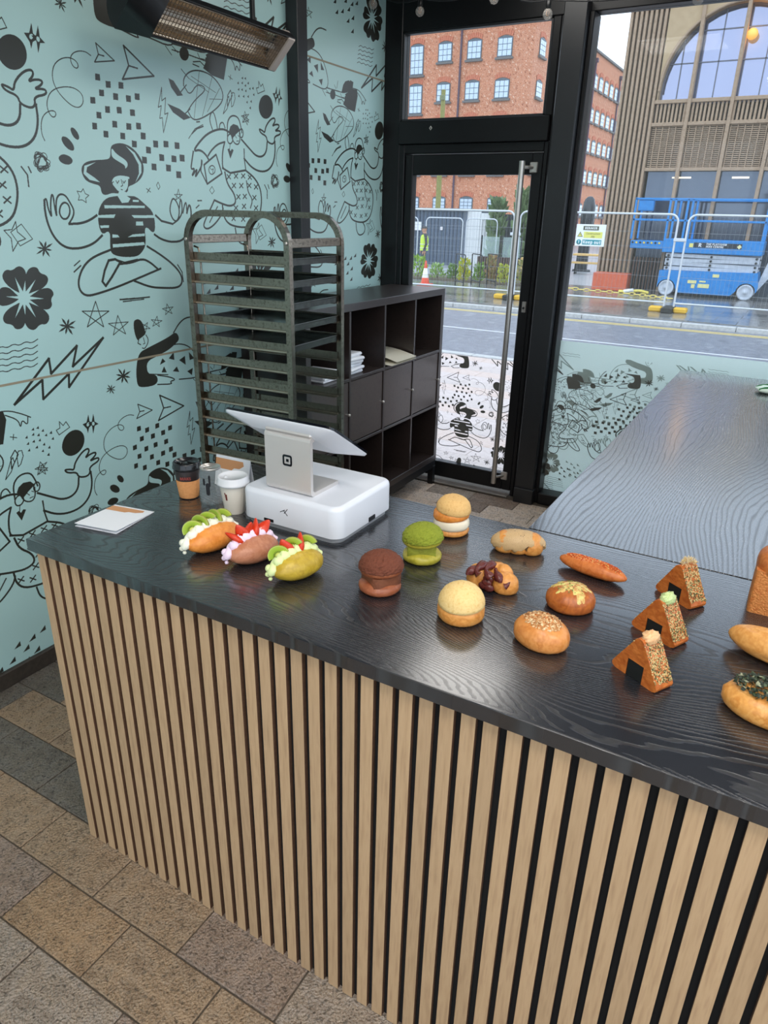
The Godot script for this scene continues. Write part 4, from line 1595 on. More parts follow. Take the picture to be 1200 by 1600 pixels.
func cream_bun(at: Vector3, turn: float, ln: float, crust_m: Material, cream_m: Material, fruit: String, label: String) -> void:
	var t = thing("cream_bun", label, "bun", at, turn, "fruit cream buns")
	# along local -z; the cut and the cream are on the local -x side of the top
	var st := stn()
	var nz := noise(int(at.x * 1000), 1.5, 2)
	var rl := ln / 2
	blob(st, func(d: Vector3) -> Vector3:
		var k := 1.0 + 0.03 * nz.get_noise_3dv(d)
		var p := Vector3(d.x * 0.04, d.y * 0.034, d.z * rl) * k
		if d.y < 0.0:
			p.y *= 0.8
		if d.y < -0.75:
			p.y = -0.0215
		# the cut, a groove pressed in along the top
		var g: float = exp(-pow((d.x + 0.42) / 0.2, 2.0)) * clamp(d.y * 1.6, 0.0, 1.0)
		p.y -= 0.014 * g
		return p + Vector3(0, 0.0265, 0), 40, 22)
	part(t, "bun", st, crust_m)
	var cr := stn()
	var path := []
	var rad := []
	for i in 49:
		var u := i / 48.0
		var z: float = lerp(rl * 1.06, -rl * 0.98, u)
		var y: float = 0.05 - 0.03 * pow(abs(u - 0.52) * 2.0, 3.2)
		path.append(Vector3(-0.008 + 0.004 * sin(u * 46.0), y + 0.009, z))
		rad.append((0.0125 + 0.0028 * sin(u * TAU * 8.0)) * (0.62 + 0.38 * sin(PI * clamp(u * 0.94 + 0.03, 0.0, 1.0))))
	tb(cr, path, rad, 12)
	for i in 4:
		var rr: float = [0.009, 0.0075, 0.006, 0.0045][i]
		var c := Vector3([-0.014, -0.006, -0.016, -0.008][i], [0.034, 0.027, 0.02, 0.012][i], rl + [0.001, 0.003, 0.004, 0.003][i])
		blob(cr, func(d: Vector3) -> Vector3: return c + d * rr, 12, 8)
	part(t, "whipped_cream", cr, cream_m)
	for i in 5:
		var u: float = [0.16, 0.33, 0.5, 0.66, 0.84][i]
		var z: float = lerp(rl * 0.9, -rl * 0.85, u)
		var y: float = 0.058 - 0.022 * pow(abs(u - 0.52) * 2.0, 3.0)
		var b := Basis(Vector3.UP, [0.9, 0.3, 0.7, 0.1, 0.6][i]) * Basis(Vector3.BACK, [0.9, 0.5, 1.0, 0.4, 0.8][i] - 0.4)
		var is_kiwi: bool = fruit == "kiwi" or (fruit == "both" and i % 2 == 0)
		if is_kiwi:
			kiwi_piece(t, Vector3(-0.013, y + 0.007, z), b, 0.024)
		else:
			strawberry_piece(t, Vector3(-0.013, y + 0.013, z), Basis(Vector3.RIGHT, 0.9 - 0.45 * i) * Basis(Vector3.BACK, [0.7, 0.1, -0.4, 0.5, 0.0][i]) * Basis(Vector3.UP, i * 0.9), 0.024)
			if i % 2 == 1 or fruit == "both":
				var bs := stn()
				var c := Vector3(-0.006, y + 0.008, z + 0.008)
				blob(bs, func(d: Vector3) -> Vector3: return c + d * 0.0055, 10, 8)
				part(t, "red_currant", bs, M.currant)


func stacked_bun(at: Vector3, called: String, label: String, m_bun: Material, m_fill: Material, m_top: Material, sd: int, fill_shape: int) -> Node3D:
	var t = thing(called, label, "bun", at, sd * 0.7, "round buns in the middle rows")
	var st := stn()
	dough(st, 0.045, 0.03, 0.045, 0.04, sd, 0.8)
	part(t, "bottom_half", st, m_bun)
	if fill_shape == 0:
		st = stn()
		var n := 14
		var poly := PackedVector2Array()
		for i in n:
			var a := TAU * i / n
			poly.append(Vector2(clamp(cos(a) * 0.045, -0.035, 0.03), clamp(sin(a) * 0.045, -0.03, 0.035)))
		prism(st, poly, -0.024, Transform3D(Basis(Vector3.UP, sd * 1.9) * Basis(Vector3.RIGHT, PI / 2), Vector3(0, 0.019, 0)), true)
		part(t, "cream_filling", st, m_fill)
	st = stn()
	var nz := noise(sd + 9, 3.0, 3)
	dough(st, 0.046, 0.045, 0.046, 0.05, sd + 3, 0.5, 32, 18, Vector3(0.002, 0.038, -0.002), Basis(Vector3.RIGHT, -0.08))
	part(t, "top_half", st, m_bun)
	st = stn()
	var cr := noise(sd + 21, 1.5, 1)
	blob(st, func(d: Vector3) -> Vector3:
		var k := 1.0 + 0.06 * nz.get_noise_3dv(d * 2.5)
		# cracks in the sweet crust: narrow valleys
		var e: float = abs(cr.get_noise_3dv(d * 1.4))
		k -= 0.085 * (1.0 - smoothstep(0.0, 0.085, e))
		var p := Vector3(d.x * 0.0475, d.y * 0.0335, d.z * 0.0475) * k
		if d.y < -0.12:
			p.y = -0.004
			p *= 0.94
		return Basis(Vector3.RIGHT, -0.08) * p + Vector3(0.002, 0.0545, -0.002), 110, 60)
	part(t, "crackled_crust", st, m_top)
	return t


func bakery() -> void:
	M.strawberry = mottled(71, [s8(186, 30, 10), s8(218, 66, 30), s8(200, 44, 18)], 30.0, 0.3, 0.25, 0.05, 0.09)
	M.berry_core = flat(s8(240, 170, 150), 0.4)
	M.currant = flat(s8(168, 14, 20), 0.15)
	var gold := crust(72, s8(214, 142, 66), s8(226, 160, 84), s8(200, 126, 54))
	var orange := crust(73, s8(226, 138, 56), s8(234, 152, 70), s8(216, 126, 46))
	var cocoa := crust(74, s8(186, 120, 88), s8(196, 134, 102), s8(174, 108, 76))
	var matcha_bun := crust(75, s8(186, 156, 44), s8(200, 168, 56), s8(172, 140, 36))
	var brown := crust(76, s8(176, 92, 36), s8(196, 112, 48), s8(156, 78, 28))
	var c_white := flat(s8(244, 240, 220), 0.45)
	c_white.subsurf_scatter_enabled = true
	c_white.subsurf_scatter_strength = 0.1
	cream_bun(Vector3(0.392, HT, -0.196), -0.16, 0.146, orange, c_white, "kiwi", "orange bun with white cream and kiwi slices, beside the till")
	cream_bun(Vector3(0.512, HT, -0.197), -0.3, 0.126, cocoa, flat(s8(238, 214, 232), 0.45), "strawberry", "brown bun with pink cream and strawberry slices")
	cream_bun(Vector3(0.642, HT, -0.19), -0.3, 0.128, matcha_bun, flat(s8(222, 232, 166), 0.45), "both", "olive yellow bun with pale green cream, kiwi and strawberry")
	# round sandwich buns
	stacked_bun(Vector3(0.823, HT, -0.235), "chocolate_bun", "dark chocolate bun with crackled cocoa crust and chocolate filling", crust(77, s8(150, 82, 50), s8(164, 96, 62), s8(138, 72, 42)), crust(78, s8(120, 70, 46), s8(132, 80, 54), s8(112, 62, 40), 0.5), mottled(79, [s8(92, 46, 28), s8(118, 62, 40), s8(104, 54, 34)], 24.0, 0.85, 0.8), 1, 0)
	stacked_bun(Vector3(0.834, HT, -0.41), "matcha_bun", "green matcha bun dusted with green powder", crust(80, s8(172, 162, 50), s8(188, 176, 66), s8(158, 148, 40)), crust(81, s8(136, 142, 40), s8(150, 154, 52), s8(126, 130, 34), 0.6), mottled(82, [s8(104, 116, 22), s8(148, 156, 46), s8(124, 134, 32)], 24.0, 0.9, 0.8), 2, 0)
	# cream bun of several layers
	var t = thing("layered_bun", "tall pale bun with a thick white cream layer", "bun", Vector3(0.826, HT, -0.585), 0.0, "round buns in the middle rows")
	var st := stn()
	dough(st, 0.045, 0.024, 0.045, 0.03, 4, 0.7)
	part(t, "bottom_half", st, gold)
	st = stn()
	lathe(st, [Vector2(0, 0.016), Vector2(0.042, 0.016), Vector2(0.046, 0.024), Vector2(0.0445, 0.034), Vector2(0.041, 0.042), Vector2(0, 0.043)], 28)
	part(t, "cream_layer", st, flat(s8(238, 226, 200), 0.5))
	st = stn()
	dough(st, 0.0455, 0.04, 0.0455, 0.04, 5, 0.4, 32, 18, Vector3(0, 0.038, 0), Basis(Vector3.BACK, 0.1))
	part(t, "top_half", st, orange)
	st = stn()
	var nz := noise(17, 3.0, 3)
	blob(st, func(d: Vector3) -> Vector3:
		var k := 1.0 + 0.04 * nz.get_noise_3dv(d * 2.0)
		var p := Vector3(d.x * 0.0435, d.y * 0.034, d.z * 0.0435) * k
		p.y = clamp(p.y, -0.006, 0.029)
		return Basis(Vector3.BACK, -0.12) * p + Vector3(0.004, 0.066, 0), 40, 24)
	var biscuit := mottled(83, [s8(206, 152, 84), s8(228, 186, 120), s8(220, 172, 104)], 16.0, 0.75, 0.35)
	part(t, "biscuit_crust", st, biscuit)
	# plain sweet bun with biscuit cap
	t = thing("biscuit_topped_bun", "golden round bun with a pale yellow biscuit cap", "bun", Vector3(1.016, HT, -0.222), 0.0, "round buns in the middle rows")
	st = stn()
	dough(st, 0.047, 0.05, 0.047, 0.03, 6, 0.7)
	part(t, "bun", st, gold)
	st = stn()
	blob(st, func(d: Vector3) -> Vector3:
		var k := 1.0 + 0.02 * nz.get_noise_3dv(d * 2.0 + Vector3.ONE * 5.0)
		var p := Vector3(d.x * 0.0465, d.y * 0.042, d.z * 0.0465) * k
		if d.y < 0.0:
			p.y *= 0.14
			p *= 0.985
		return Basis(Vector3.RIGHT, 0.06) * p + Vector3(0, 0.0345, 0), 40, 24)
	part(t, "biscuit_cap", st, mottled(84, [s8(226, 188, 118), s8(238, 206, 142), s8(216, 172, 98)], 14.0, 0.7, 0.2))
	# glazed roll with sesame
	t = thing("sesame_glazed_roll", "small roll draped with beige sesame glaze", "roll", Vector3(1.008, HT, -0.572), 0.32)
	st = stn()
	for q in [[-0.03, 0.032], [0.0, 0.034], [0.032, 0.032]]:
		dough(st, q[1] * 0.85, 0.05, q[1] * 0.92, 0.03, 7, 0.6, 24, 14, Vector3(q[0], 0, 0))
	part(t, "roll", st, gold)
	st = stn()
	var gl := noise(33, 2.4, 2)
	blob(st, func(d: Vector3) -> Vector3:
		var waist := 1.0 - 0.1 * exp(-pow((d.x - 0.1) / 0.16, 2.0))
		var p := Vector3(d.x * 0.0655, d.y * 0.0345, d.z * 0.0345 * waist)
		var edge := 0.1 + 0.42 * gl.get_noise_2d(atan2(d.z, d.x) * 1.2, 0.0) + (0.5 if d.x > 0.35 and d.z > 0 else 0.0) - 0.42
		if d.y < edge:
			p = p * 0.93
			p.y = max(p.y, edge * 0.03)
		p *= 1.0 + 0.03 * gl.get_noise_3dv(d * 3.0)
		return p + Vector3(0, 0.0195, 0), 48, 28)
	part(t, "glaze", st, mottled(85, [s8(176, 140, 92), s8(204, 170, 122), s8(188, 152, 104)], 30.0, 0.45, 0.5))
	st = stn()
	flakes(st, 150, 5, func(r: RandomNumberGenerator) -> Array:
		var a := r.randf() * TAU
		var e := sqrt(r.randf()) * 0.9
		var d := Vector3(cos(a) * e, sqrt(1.0 - e * e), sin(a) * e)
		return [Vector3(d.x * 0.06, d.y * 0.034 + 0.0197, d.z * 0.0335), d], Vector3(0.0022, 0.0008, 0.0013))
	stuff(part(t, "black_sesame", st, flat(s8(34, 30, 26), 0.5)))
	# knotted chocolate bun
	t = thing("chocolate_knot", "knotted bun with dark purple brown filling between its folds", "bun", Vector3(1.022, HT, -0.379), 0.1)
	st = stn()
	for q in [[-0.03, 0.004, 0.03, 0.046], [0.03, 0.012, 0.03, 0.044], [0.004, -0.018, 0.031, 0.047], [0.018, -0.012, 0.024, 0.05]]:
		dough(st, q[2] * 0.95, q[3], q[2] * 0.85, 0.05, int(q[0] * 1000) + 90, 0.6, 22, 14, Vector3(q[0], 0, q[1]))
	part(t, "dough", st, gold)
	st = stn()
	for k in 5:
		var path := []
		var rad := []
		for i in 18:
			var u := i / 17.0
			var a: float = lerp(-1.3, 1.5, u)
			path.append(Vector3(-0.038 + 0.017 * k + 0.01 * sin(u * 5.0 + k), 0.0385 + 0.009 * sin(PI * u) - 0.012 * abs(k - 1.4) * 0.5, 0.03 * sin(a) + 0.004))
			rad.append(0.0075 + 0.003 * sin(u * 11.0 + k * 2.0))
		tb(st, path, rad, 8)
	for q in [[-0.012, 0.012, 0.03], [-0.006, 0.02, 0.031], [0.0, 0.01, 0.0325], [-0.004, 0.028, 0.0275]]:
		var c := Vector3(q[0], q[1], q[2])
		blob(st, func(d: Vector3) -> Vector3: return c + d * Vector3(0.012, 0.009, 0.006), 12, 8)
	part(t, "filling", st, mottled(86, [s8(66, 24, 26), s8(112, 46, 36), s8(52, 18, 24)], 30.0, 0.25, 0.4))
	# cheese bun
	t = thing("cheese_bun", "browned round bun with melted cheese and green herbs", "bun", Vector3(1.19, HT, -0.381), 0.3)
	st = stn()
	dough(st, 0.05, 0.05, 0.046, 0.03, 12, 0.6)
	part(t, "bun", st, brown)
	st = stn()
	var ch := noise(44, 2.0, 2)
	blob(st, func(d: Vector3) -> Vector3:
		var p := Vector3(d.x * 0.0505, d.y * 0.0318, d.z * 0.0465)
		var reach := 0.66 + 0.6 * ch.get_noise_2d(atan2(d.z, d.x) * 1.1, 3.0)
		var e := Vector2(d.x, d.z).length()
		var w: float = smoothstep(reach, reach - 0.12, e)
		p *= 0.97 + 0.055 * w * (1.0 + 0.6 * ch.get_noise_3dv(d * 3.0))
		if d.y < 0.1:
			p.y = 0.003
			p *= 0.9
		return p + Vector3(0, 0.0188, 0), 56, 30)
	part(t, "melted_cheese", st, mottled(87, [s8(186, 106, 44), s8(208, 150, 80), s8(226, 204, 124), s8(206, 204, 116)], 16.0, 0.35, 0.3, 0.02))
	st = stn()
	flakes(st, 70, 9, func(r: RandomNumberGenerator) -> Array:
		var a := r.randf() * TAU
		var e := sqrt(r.randf()) * 0.6
		var d := Vector3(cos(a) * e, sqrt(1.0 - e * e), sin(a) * e)
		return [Vector3(d.x * 0.052, d.y * 0.0332 + 0.0186, d.z * 0.048), d], Vector3(0.004, 0.0008, 0.0022))
	stuff(part(t, "herbs", st, flat(s8(108, 128, 58), 0.6)))
	# oat bun
	t = thing("oat_bun", "golden oval bun with an oat flake cap", "bun", Vector3(1.181, HT, -0.221), -0.25)
	st = stn()
	dough(st, 0.0545, 0.054, 0.044, 0.02, 13, 0.7)
	part(t, "bun", st, crust(88, s8(212, 134, 64), s8(224, 152, 84), s8(198, 118, 52), 0.35))
	st = stn()
	flakes(st, 330, 11, func(r: RandomNumberGenerator) -> Array:
		var a := r.randf() * TAU
		var e := sqrt(r.randf()) * 0.68
		var d := Vector3(cos(a) * e, sqrt(1.0 - e * e), sin(a) * e)
		var w := r.randf()
		var c := lin(216, 176, 126) if w < 0.4 else (lin(190, 136, 84) if w < 0.8 else lin(230, 204, 160))
		return [Vector3(d.x * 0.0555, d.y * 0.0325 + 0.0225, d.z * 0.045), d, c], Vector3(0.007, 0.0016, 0.0045))
	stuff(part(t, "oat_flakes", st, vcol(0.8)))
	# long crumbed roll
	t = thing("crumbed_long_roll", "long slim roll with a reddish crumb ridge", "roll", Vector3(1.192, HT, -0.545), -0.19)
	st = stn()
	var lr := noise(61, 1.5, 2)
	blob(st, func(d: Vector3) -> Vector3:
		var k := 1.0 + 0.025 * lr.get_noise_3dv(d * 2.0)
		var taper := 1.0 - 0.12 * d.x * d.x
		var p := Vector3(sign(d.x) * pow(abs(d.x), 0.8) * 0.08, d.y * 0.021 * taper, d.z * 0.0235 * taper) * k
		if d.y < 0.0:
			p.y *= 0.8
		return p + Vector3(0, 0.0168, 0), 44, 20)
	part(t, "roll", st, crust(89, s8(204, 110, 44), s8(214, 126, 62), s8(188, 94, 34)))
	st = stn()
	flakes(st, 420, 13, func(r: RandomNumberGenerator) -> Array:
		var u := r.randf_range(-0.88, 0.88)
		var w := r.randf_range(-0.62, 0.62)
		var hgt: float = sqrt(max(0.0, 1.0 - u * u * u * u)) * cos(w)
		var v := r.randf()
		var c := lin(196, 74, 28) if v < 0.5 else (lin(222, 120, 50) if v < 0.8 else lin(226, 172, 104))
		return [Vector3(u * 0.074, 0.0168 + 0.0212 * hgt, sin(w) * 0.0225 * sqrt(max(0.05, 1.0 - u * u))), Vector3(0, cos(w), sin(w)), c], Vector3(0.0038, 0.0022, 0.003))
	stuff(part(t, "crumbs", st, vcol(0.7)))
	# rice-ball shaped sandwiches
	var tb_lab := ["triangular bun with pale orange filling at its tip, in front of the other two triangles", "triangular bun with green leaf at its tip, between the other two triangles", "triangular bun with fluffy cream filling at its tip, beside the long roll"]
	for i in 3:
		triangle_bun(i, [Vector3(1.366, HT, -0.214), Vector3(1.368, HT, -0.371), Vector3(1.38, HT, -0.543)][i], [-0.53, -0.48, -0.62][i], tb_lab[i])
	# loaf at the edge
	t = thing("tin_loaf", "tall tin loaf with a browned domed top", "loaf", Vector3(1.565, HT, -0.605), 0.02)
	st = stn()
	var body := PackedVector2Array()
	for p in rounded(0.118, 0.09, 0.008, 3):
		body.append(Vector2(p.x, p.y))
	prism(st, body, -0.094, Transform3D(Basis(Vector3.RIGHT, PI / 2), Vector3.ZERO), true)
	part(t, "crumb_sides", st, mottled(90, [s8(200, 118, 54), s8(216, 142, 76), s8(190, 104, 44)], 12.0, 0.6, 0.8, 0.03, 0.05))
	st = stn()
	for x in [-0.028, 0.03]:
		dough(st, 0.034, 0.058, 0.049, 0.03, int(x * 1000) + 60, 0.8, 26, 14, Vector3(x, 0.078, 0))
	part(t, "domed_top", st, crust(91, s8(184, 100, 44), s8(206, 130, 68), s8(168, 84, 34), 0.35))
	# plain roll at the edge
	t = thing("plain_roll", "plain golden long roll with a smooth crust", "roll", Vector3(1.565, HT, -0.385), -0.33)
	st = stn()
	var pr := noise(62, 1.2, 2)
	blob(st, func(d: Vector3) -> Vector3:
		var k := 1.0 + 0.03 * pr.get_noise_3dv(d * 1.5)
		var p := Vector3(sign(d.x) * pow(abs(d.x), 0.85) * 0.085, d.y * 0.032, d.z * 0.034 * (1.0 - 0.18 * d.x * d.x)) * k
		if d.y < 0.0:
			p.y *= 0.78
		p.z -= 0.004 * exp(-pow((d.y + 0.25) / 0.12, 2.0)) * sign(d.z) * smoothstep(-0.2, 0.2, d.x)
		return p + Vector3(0, 0.025, 0), 44, 24)
	part(t, "roll", st, crust(92, s8(218, 152, 78), s8(232, 172, 98), s8(206, 136, 62), 0.36))
	# seaweed bun at the edge
	t = thing("seaweed_bun", "golden bun with dark green seaweed flakes on top", "bun", Vector3(1.562, HT, -0.211), -0.15)
	st = stn()
	dough(st, 0.07, 0.05, 0.047, 0.03, 16, 0.75)
	part(t, "bun", st, crust(93, s8(220, 150, 70), s8(234, 172, 96), s8(204, 130, 54), 0.35))
	st = stn()
	flakes(st, 520, 17, func(r: RandomNumberGenerator) -> Array:
		var a := r.randf() * TAU
		var e := sqrt(r.randf()) * 0.72
		var d := Vector3(cos(a) * e, sqrt(1.0 - e * e), sin(a) * e)
		var v := r.randf()
		var c := lin(40, 50, 38) if v < 0.6 else (lin(70, 84, 56) if v < 0.9 else lin(150, 150, 120))
		return [Vector3(d.x * 0.072 - 0.004, d.y * 0.0292 + 0.0235 + r.randf() * 0.008, d.z * 0.048), Vector3(r.randf() - 0.5, 0.8, r.randf() - 0.5).normalized(), c], Vector3(0.008, 0.0012, 0.006))
	stuff(part(t, "seaweed_flakes", st, vcol(0.55)))


# two bread triangles' outline with a square notch of seaweed; the long faces rolled in seeds
func triangle_bun(i: int, at: Vector3, turn: float, label: String) -> void:
	var t = thing("triangle_bun", label, "bun", at, turn, "triangular buns")
	var raw := PackedVector2Array([Vector2(-0.05, 0.0), Vector2(0.05, 0.0), Vector2(0.006, 0.084), Vector2(-0.006, 0.084)])
	var poly := PackedVector2Array([Vector2(-0.0175, 0.0), Vector2(-0.041, 0.0), Vector2(-0.0475, 0.003), Vector2(-0.049, 0.0085), Vector2(-0.047, 0.013), Vector2(-0.0085, 0.077), Vector2(-0.004, 0.0805), Vector2(0.004, 0.0805), Vector2(0.0085, 0.077), Vector2(0.047, 0.013), Vector2(0.049, 0.0085), Vector2(0.0475, 0.003), Vector2(0.041, 0.0), Vector2(0.0175, 0.0), Vector2(0.0175, 0.034), Vector2(-0.0175, 0.034)])
	var st := stn()
	prism(st, poly, 0.042, Transform3D(Basis.IDENTITY, Vector3(0, 0, -0.021)))
	part(t, "bread", st, crust(94 + i, s8(186, 98, 36), s8(202, 116, 50), s8(170, 84, 28), 0.42, 0.3))
	st = stn()
	bx(st, Vector3(0, 0.017, 0), Vector3(0.0345, 0.0335, 0.0405), 0.001)
	part(t, "seaweed_strip", st, flat(s8(14, 16, 14), 0.6), "black seaweed strip")
	st = stn()
	flakes(st, 800, 40 + i, func(r: RandomNumberGenerator) -> Array:
		var side := 1.0 if r.randf() < 0.7 else -1.0
		var u := r.randf_range(0.04, 0.98)
		var p := Vector3(side * lerp(0.0485, 0.0075, u), lerp(0.0115, 0.078, u), r.randf_range(-0.021, 0.021))
		var v := r.randf()
		var c := lin(206, 182, 124) if v < 0.45 else (lin(74, 80, 46) if v < 0.8 else lin(140, 118, 66))
		return [p, Vector3(side * 0.84, 0.54, 0), c], Vector3(0.0042, 0.002, 0.0028))
	stuff(part(t, "seed_coat", st, vcol(0.7)))
	st = stn()
	if i == 2:
		flakes(st, 240, 60, func(r: RandomNumberGenerator) -> Array:
			var d := Vector3(r.randf_range(-1, 1), r.randf_range(-0.2, 1.0), r.randf_range(-1, 1)).normalized()
			var v := r.randf()
			return [Vector3(0.004, 0.084, 0) + d * Vector3(0.013, 0.014, 0.018) * r.randf_range(0.7, 1.0), d, lin(236, 214, 164) if v < 0.6 else lin(210, 176, 118)], Vector3(0.0012, 0.008, 0.0012))
		var o := part(t, "filling", st, vcol(0.7))
		stuff(o)
	else:
		var f := noise(70 + i, 2.0, 2)
		blob(st, func(d: Vector3) -> Vector3:
			return Vector3(0.003, 0.08, 0.0) + d * Vector3(0.012, 0.0125, 0.018) * (1.0 + 0.35 * f.get_noise_3dv(d * 2.2)), 22, 14)
		part(t, "filling", st, mottled(97, [s8(232, 168, 110), s8(240, 196, 146), s8(222, 148, 92)], 40.0, 0.5, 0.4) if i == 0 else mottled(98, [s8(130, 164, 60), s8(220, 228, 178), s8(168, 196, 96)], 40.0, 0.45, 0.4))


func tableware() -> void:
	# paper cup with a dark lid and kraft sleeve
	var t = thing("paper_cup", "takeaway coffee cup with black lid and kraft paper sleeve", "cup", Vector3(0.112, HT, -0.402))
	var st := stn()
	lathe(st, [Vector2(0, 0.001), Vector2(0.026, 0.0), Vector2(0.0265, 0.002), Vector2(0.0355, 0.09), Vector2(0.035, 0.091), Vector2(0, 0.09)], 32)
	part(t, "cup", st, flat(s8(38, 26, 24), 0.4))
	st = stn()
	lathe(st, [Vector2(0.0268, 0.003), Vector2(0.0322, 0.054), Vector2(0.0314, 0.054), Vector2(0.026, 0.003)], 32)
	var sl := part(t, "sleeve", st, mottled(101, [s8(190, 128, 74), s8(206, 146, 90)], 14.0, 0.8))
	st = stn()
	lathe(st, [Vector2(0.0365, 0.083), Vector2(0.0388, 0.086), Vector2(0.0388, 0.09), Vector2(0.0372, 0.093), Vector2(0.0368, 0.101), Vector2(0.0345, 0.104), Vector2(0.032, 0.1035), Vector2(0.030, 0.0995), Vector2(0, 0.099)], 36)
	var lid := part(t, "lid", st, flat(s8(30, 30, 32), 0.18))
	st = stn()
	bx(st, Vector3(-0.012, 0.1005, 0.012), Vector3(0.016, 0.004, 0.01), 0.0015)
	bx(st, Vector3(0.006, 0.1002, -0.008), Vector3(0.02, 0.0022, 0.006), 0.001)
	part(lid, "sip_tab", st, flat(s8(24, 24, 26), 0.3))
	var tx := letters(t, "printed_word", "MAKS", 0.011, Vector3.ZERO, flat(s8(150, 60, 52), 0.6), Basis.IDENTITY, "Droid Sans", true, 0.0006)
	tx.transform = Transform3D(Basis(Vector3.UP, 0.62), Vector3(0.0345 * sin(0.62), 0.064, 0.0345 * cos(0.62)))
	# clear drink can
	t = thing("clear_can", "clear plastic drink can with silver lid and black drawing", "can", Vector3(0.192, HT, -0.408))
	st = stn()
	var pg := glass(0.1, Color(0.9, 0.95, 0.97))
	lathe(st, [Vector2(0, 0.002), Vector2(0.027, 0.0), Vector2(0.031, 0.006), Vector2(0.032, 0.03), Vector2(0.0315, 0.082), Vector2(0.029, 0.092), Vector2(0.0262, 0.098)], 36)
	part(t, "body", st, pg)
	st = stn()
	lathe(st, [Vector2(0.0265, 0.097), Vector2(0.028, 0.099), Vector2(0.028, 0.102), Vector2(0.0262, 0.1025), Vector2(0.025, 0.099), Vector2(0, 0.0985)], 36)
	tb(st, [Vector3(-0.006, 0.1005, 0.004), Vector3(-0.002, 0.101, 0.01), Vector3(0.004, 0.101, 0.009), Vector3(0.006, 0.1005, 0.002), Vector3(0, 0.1, -0.002)], 0.0012, 6)
	part(t, "lid", st, M.brushed)
	st = stn()
	for q in [[0.1, 0.03, 0.066, 0.32, 0.03], [0.35, 0.055, 0.088, 0.16, 0.02], [-0.15, 0.058, 0.078, 0.2, 0.012]]:
		for i in 6:
			var a0: float = q[0] + q[3] * (i / 6.0) + 0.2
			var a1: float = q[0] + q[3] * ((i + 1) / 6.0) + 0.2
			var w: float = sin(PI * (i + 0.5) / 6.0) * 0.25 + 0.75
			var mid: float = (q[1] + q[2]) / 2
			var hh: float = (q[2] - q[1]) / 2 * w
			fc(st, [Vector3(sin(a0) * 0.0323, mid - hh, cos(a0) * 0.0323), Vector3(sin(a1) * 0.0323, mid - hh, cos(a1) * 0.0323), Vector3(sin(a1) * 0.0323, mid + hh, cos(a1) * 0.0323), Vector3(sin(a0) * 0.0323, mid + hh, cos(a0) * 0.0323)], Vector3(sin(a0), 0, cos(a0)))
	part(t, "printed_drawing", st, flat(s8(22, 22, 26), 0.5))
	# white cup
	t = thing("paper_cup", "white takeaway coffee cup with white lid, touching the till", "cup", Vector3(0.288, HT, -0.389))
	st = stn()
	lathe(st, [Vector2(0, 0.001), Vector2(0.025, 0.0), Vector2(0.0258, 0.002), Vector2(0.0365, 0.084), Vector2(0.036, 0.085), Vector2(0, 0.084)], 32)
	part(t, "cup", st, flat(s8(218, 210, 196), 0.6))
	st = stn()
	lathe(st, [Vector2(0.0372, 0.079), Vector2(0.043, 0.081), Vector2(0.043, 0.086), Vector2(0.0402, 0.088), Vector2(0.0392, 0.099), Vector2(0.037, 0.102), Vector2(0.0345, 0.1015), Vector2(0.033, 0.098), Vector2(0, 0.0972)], 36)
	lid = part(t, "lid", st, flat(s8(222, 222, 224), 0.3))
	st = stn()
	lathe(st, [Vector2(0.006, 0.097), Vector2(0.0035, 0.103), Vector2(0, 0.1035)], 8, Vector3(-0.012, 0, 0.014))
	part(lid, "sip_tab", st, flat(s8(214, 214, 216), 0.3))
	st = stn()
	for q in [[0.30, 0.05, 0.062, 0.02], [0.36, 0.042, 0.06, 0.16], [0.30, 0.058, 0.064, 0.1]]:
		var r0: float = 0.0259 + q[1] * 0.131 + 0.0002
		var r1: float = 0.0259 + q[2] * 0.131 + 0.0002
		for i in 4:
			var a0: float = q[0] + q[3] * i / 4.0 - 0.35
			var a1: float = q[0] + q[3] * (i + 1) / 4.0 - 0.35
			fc(st, [Vector3(sin(a0) * r0, q[1], cos(a0) * r0), Vector3(sin(a1) * r0, q[1], cos(a1) * r0), Vector3(sin(a1) * r1, q[2], cos(a1) * r1), Vector3(sin(a0) * r1, q[2], cos(a0) * r1)], Vector3(sin(a0), 0, cos(a0)))
	part(t, "printed_mark", st, flat(s8(110, 38, 26), 0.6))
	# folded menus
	menu(Vector3(0.069, HT, -0.185), 0.18, 0.0, "folded white menu card with orange band lying on the counter corner")
	menu(Vector3(0.165, HT, -0.53), 0.05, 1.25, "folded white menu card with orange band propped behind the cups")
	# green and white cloth on the window table
	t = thing("dish_cloth", "folded white and green cloth on the window table", "cloth", Vector3(1.47, HT, -2.86), 0.25)
	st = stn()
	blob(st, func(d: Vector3) -> Vector3:
		return Vector3(sign(d.x) * pow(abs(d.x), 0.5) * 0.1, 0.016 + d.y * 0.016, sign(d.z) * pow(abs(d.z), 0.6) * 0.055) * (1.0 + 0.04 * sin(d.x * 9.0 + d.z * 5.0)), 28, 12)
	part(t, "cloth", st, flat(s8(226, 240, 222), 0.9))
	st = stn()
	for z in [-0.03, 0.035]:
		var pth := []
		for i in 9:
			var u := i / 8.0
			pth.append(Vector3(lerp(-0.095, 0.09, u), 0.0315 + 0.001 * sin(u * 8.0) - 0.012 * pow(abs(u - 0.5) * 2.0, 4.0), z))
		tb(st, pth, 0.0045, 6)
	part(t, "green_stripe", st, flat(s8(30, 110, 52), 0.9))


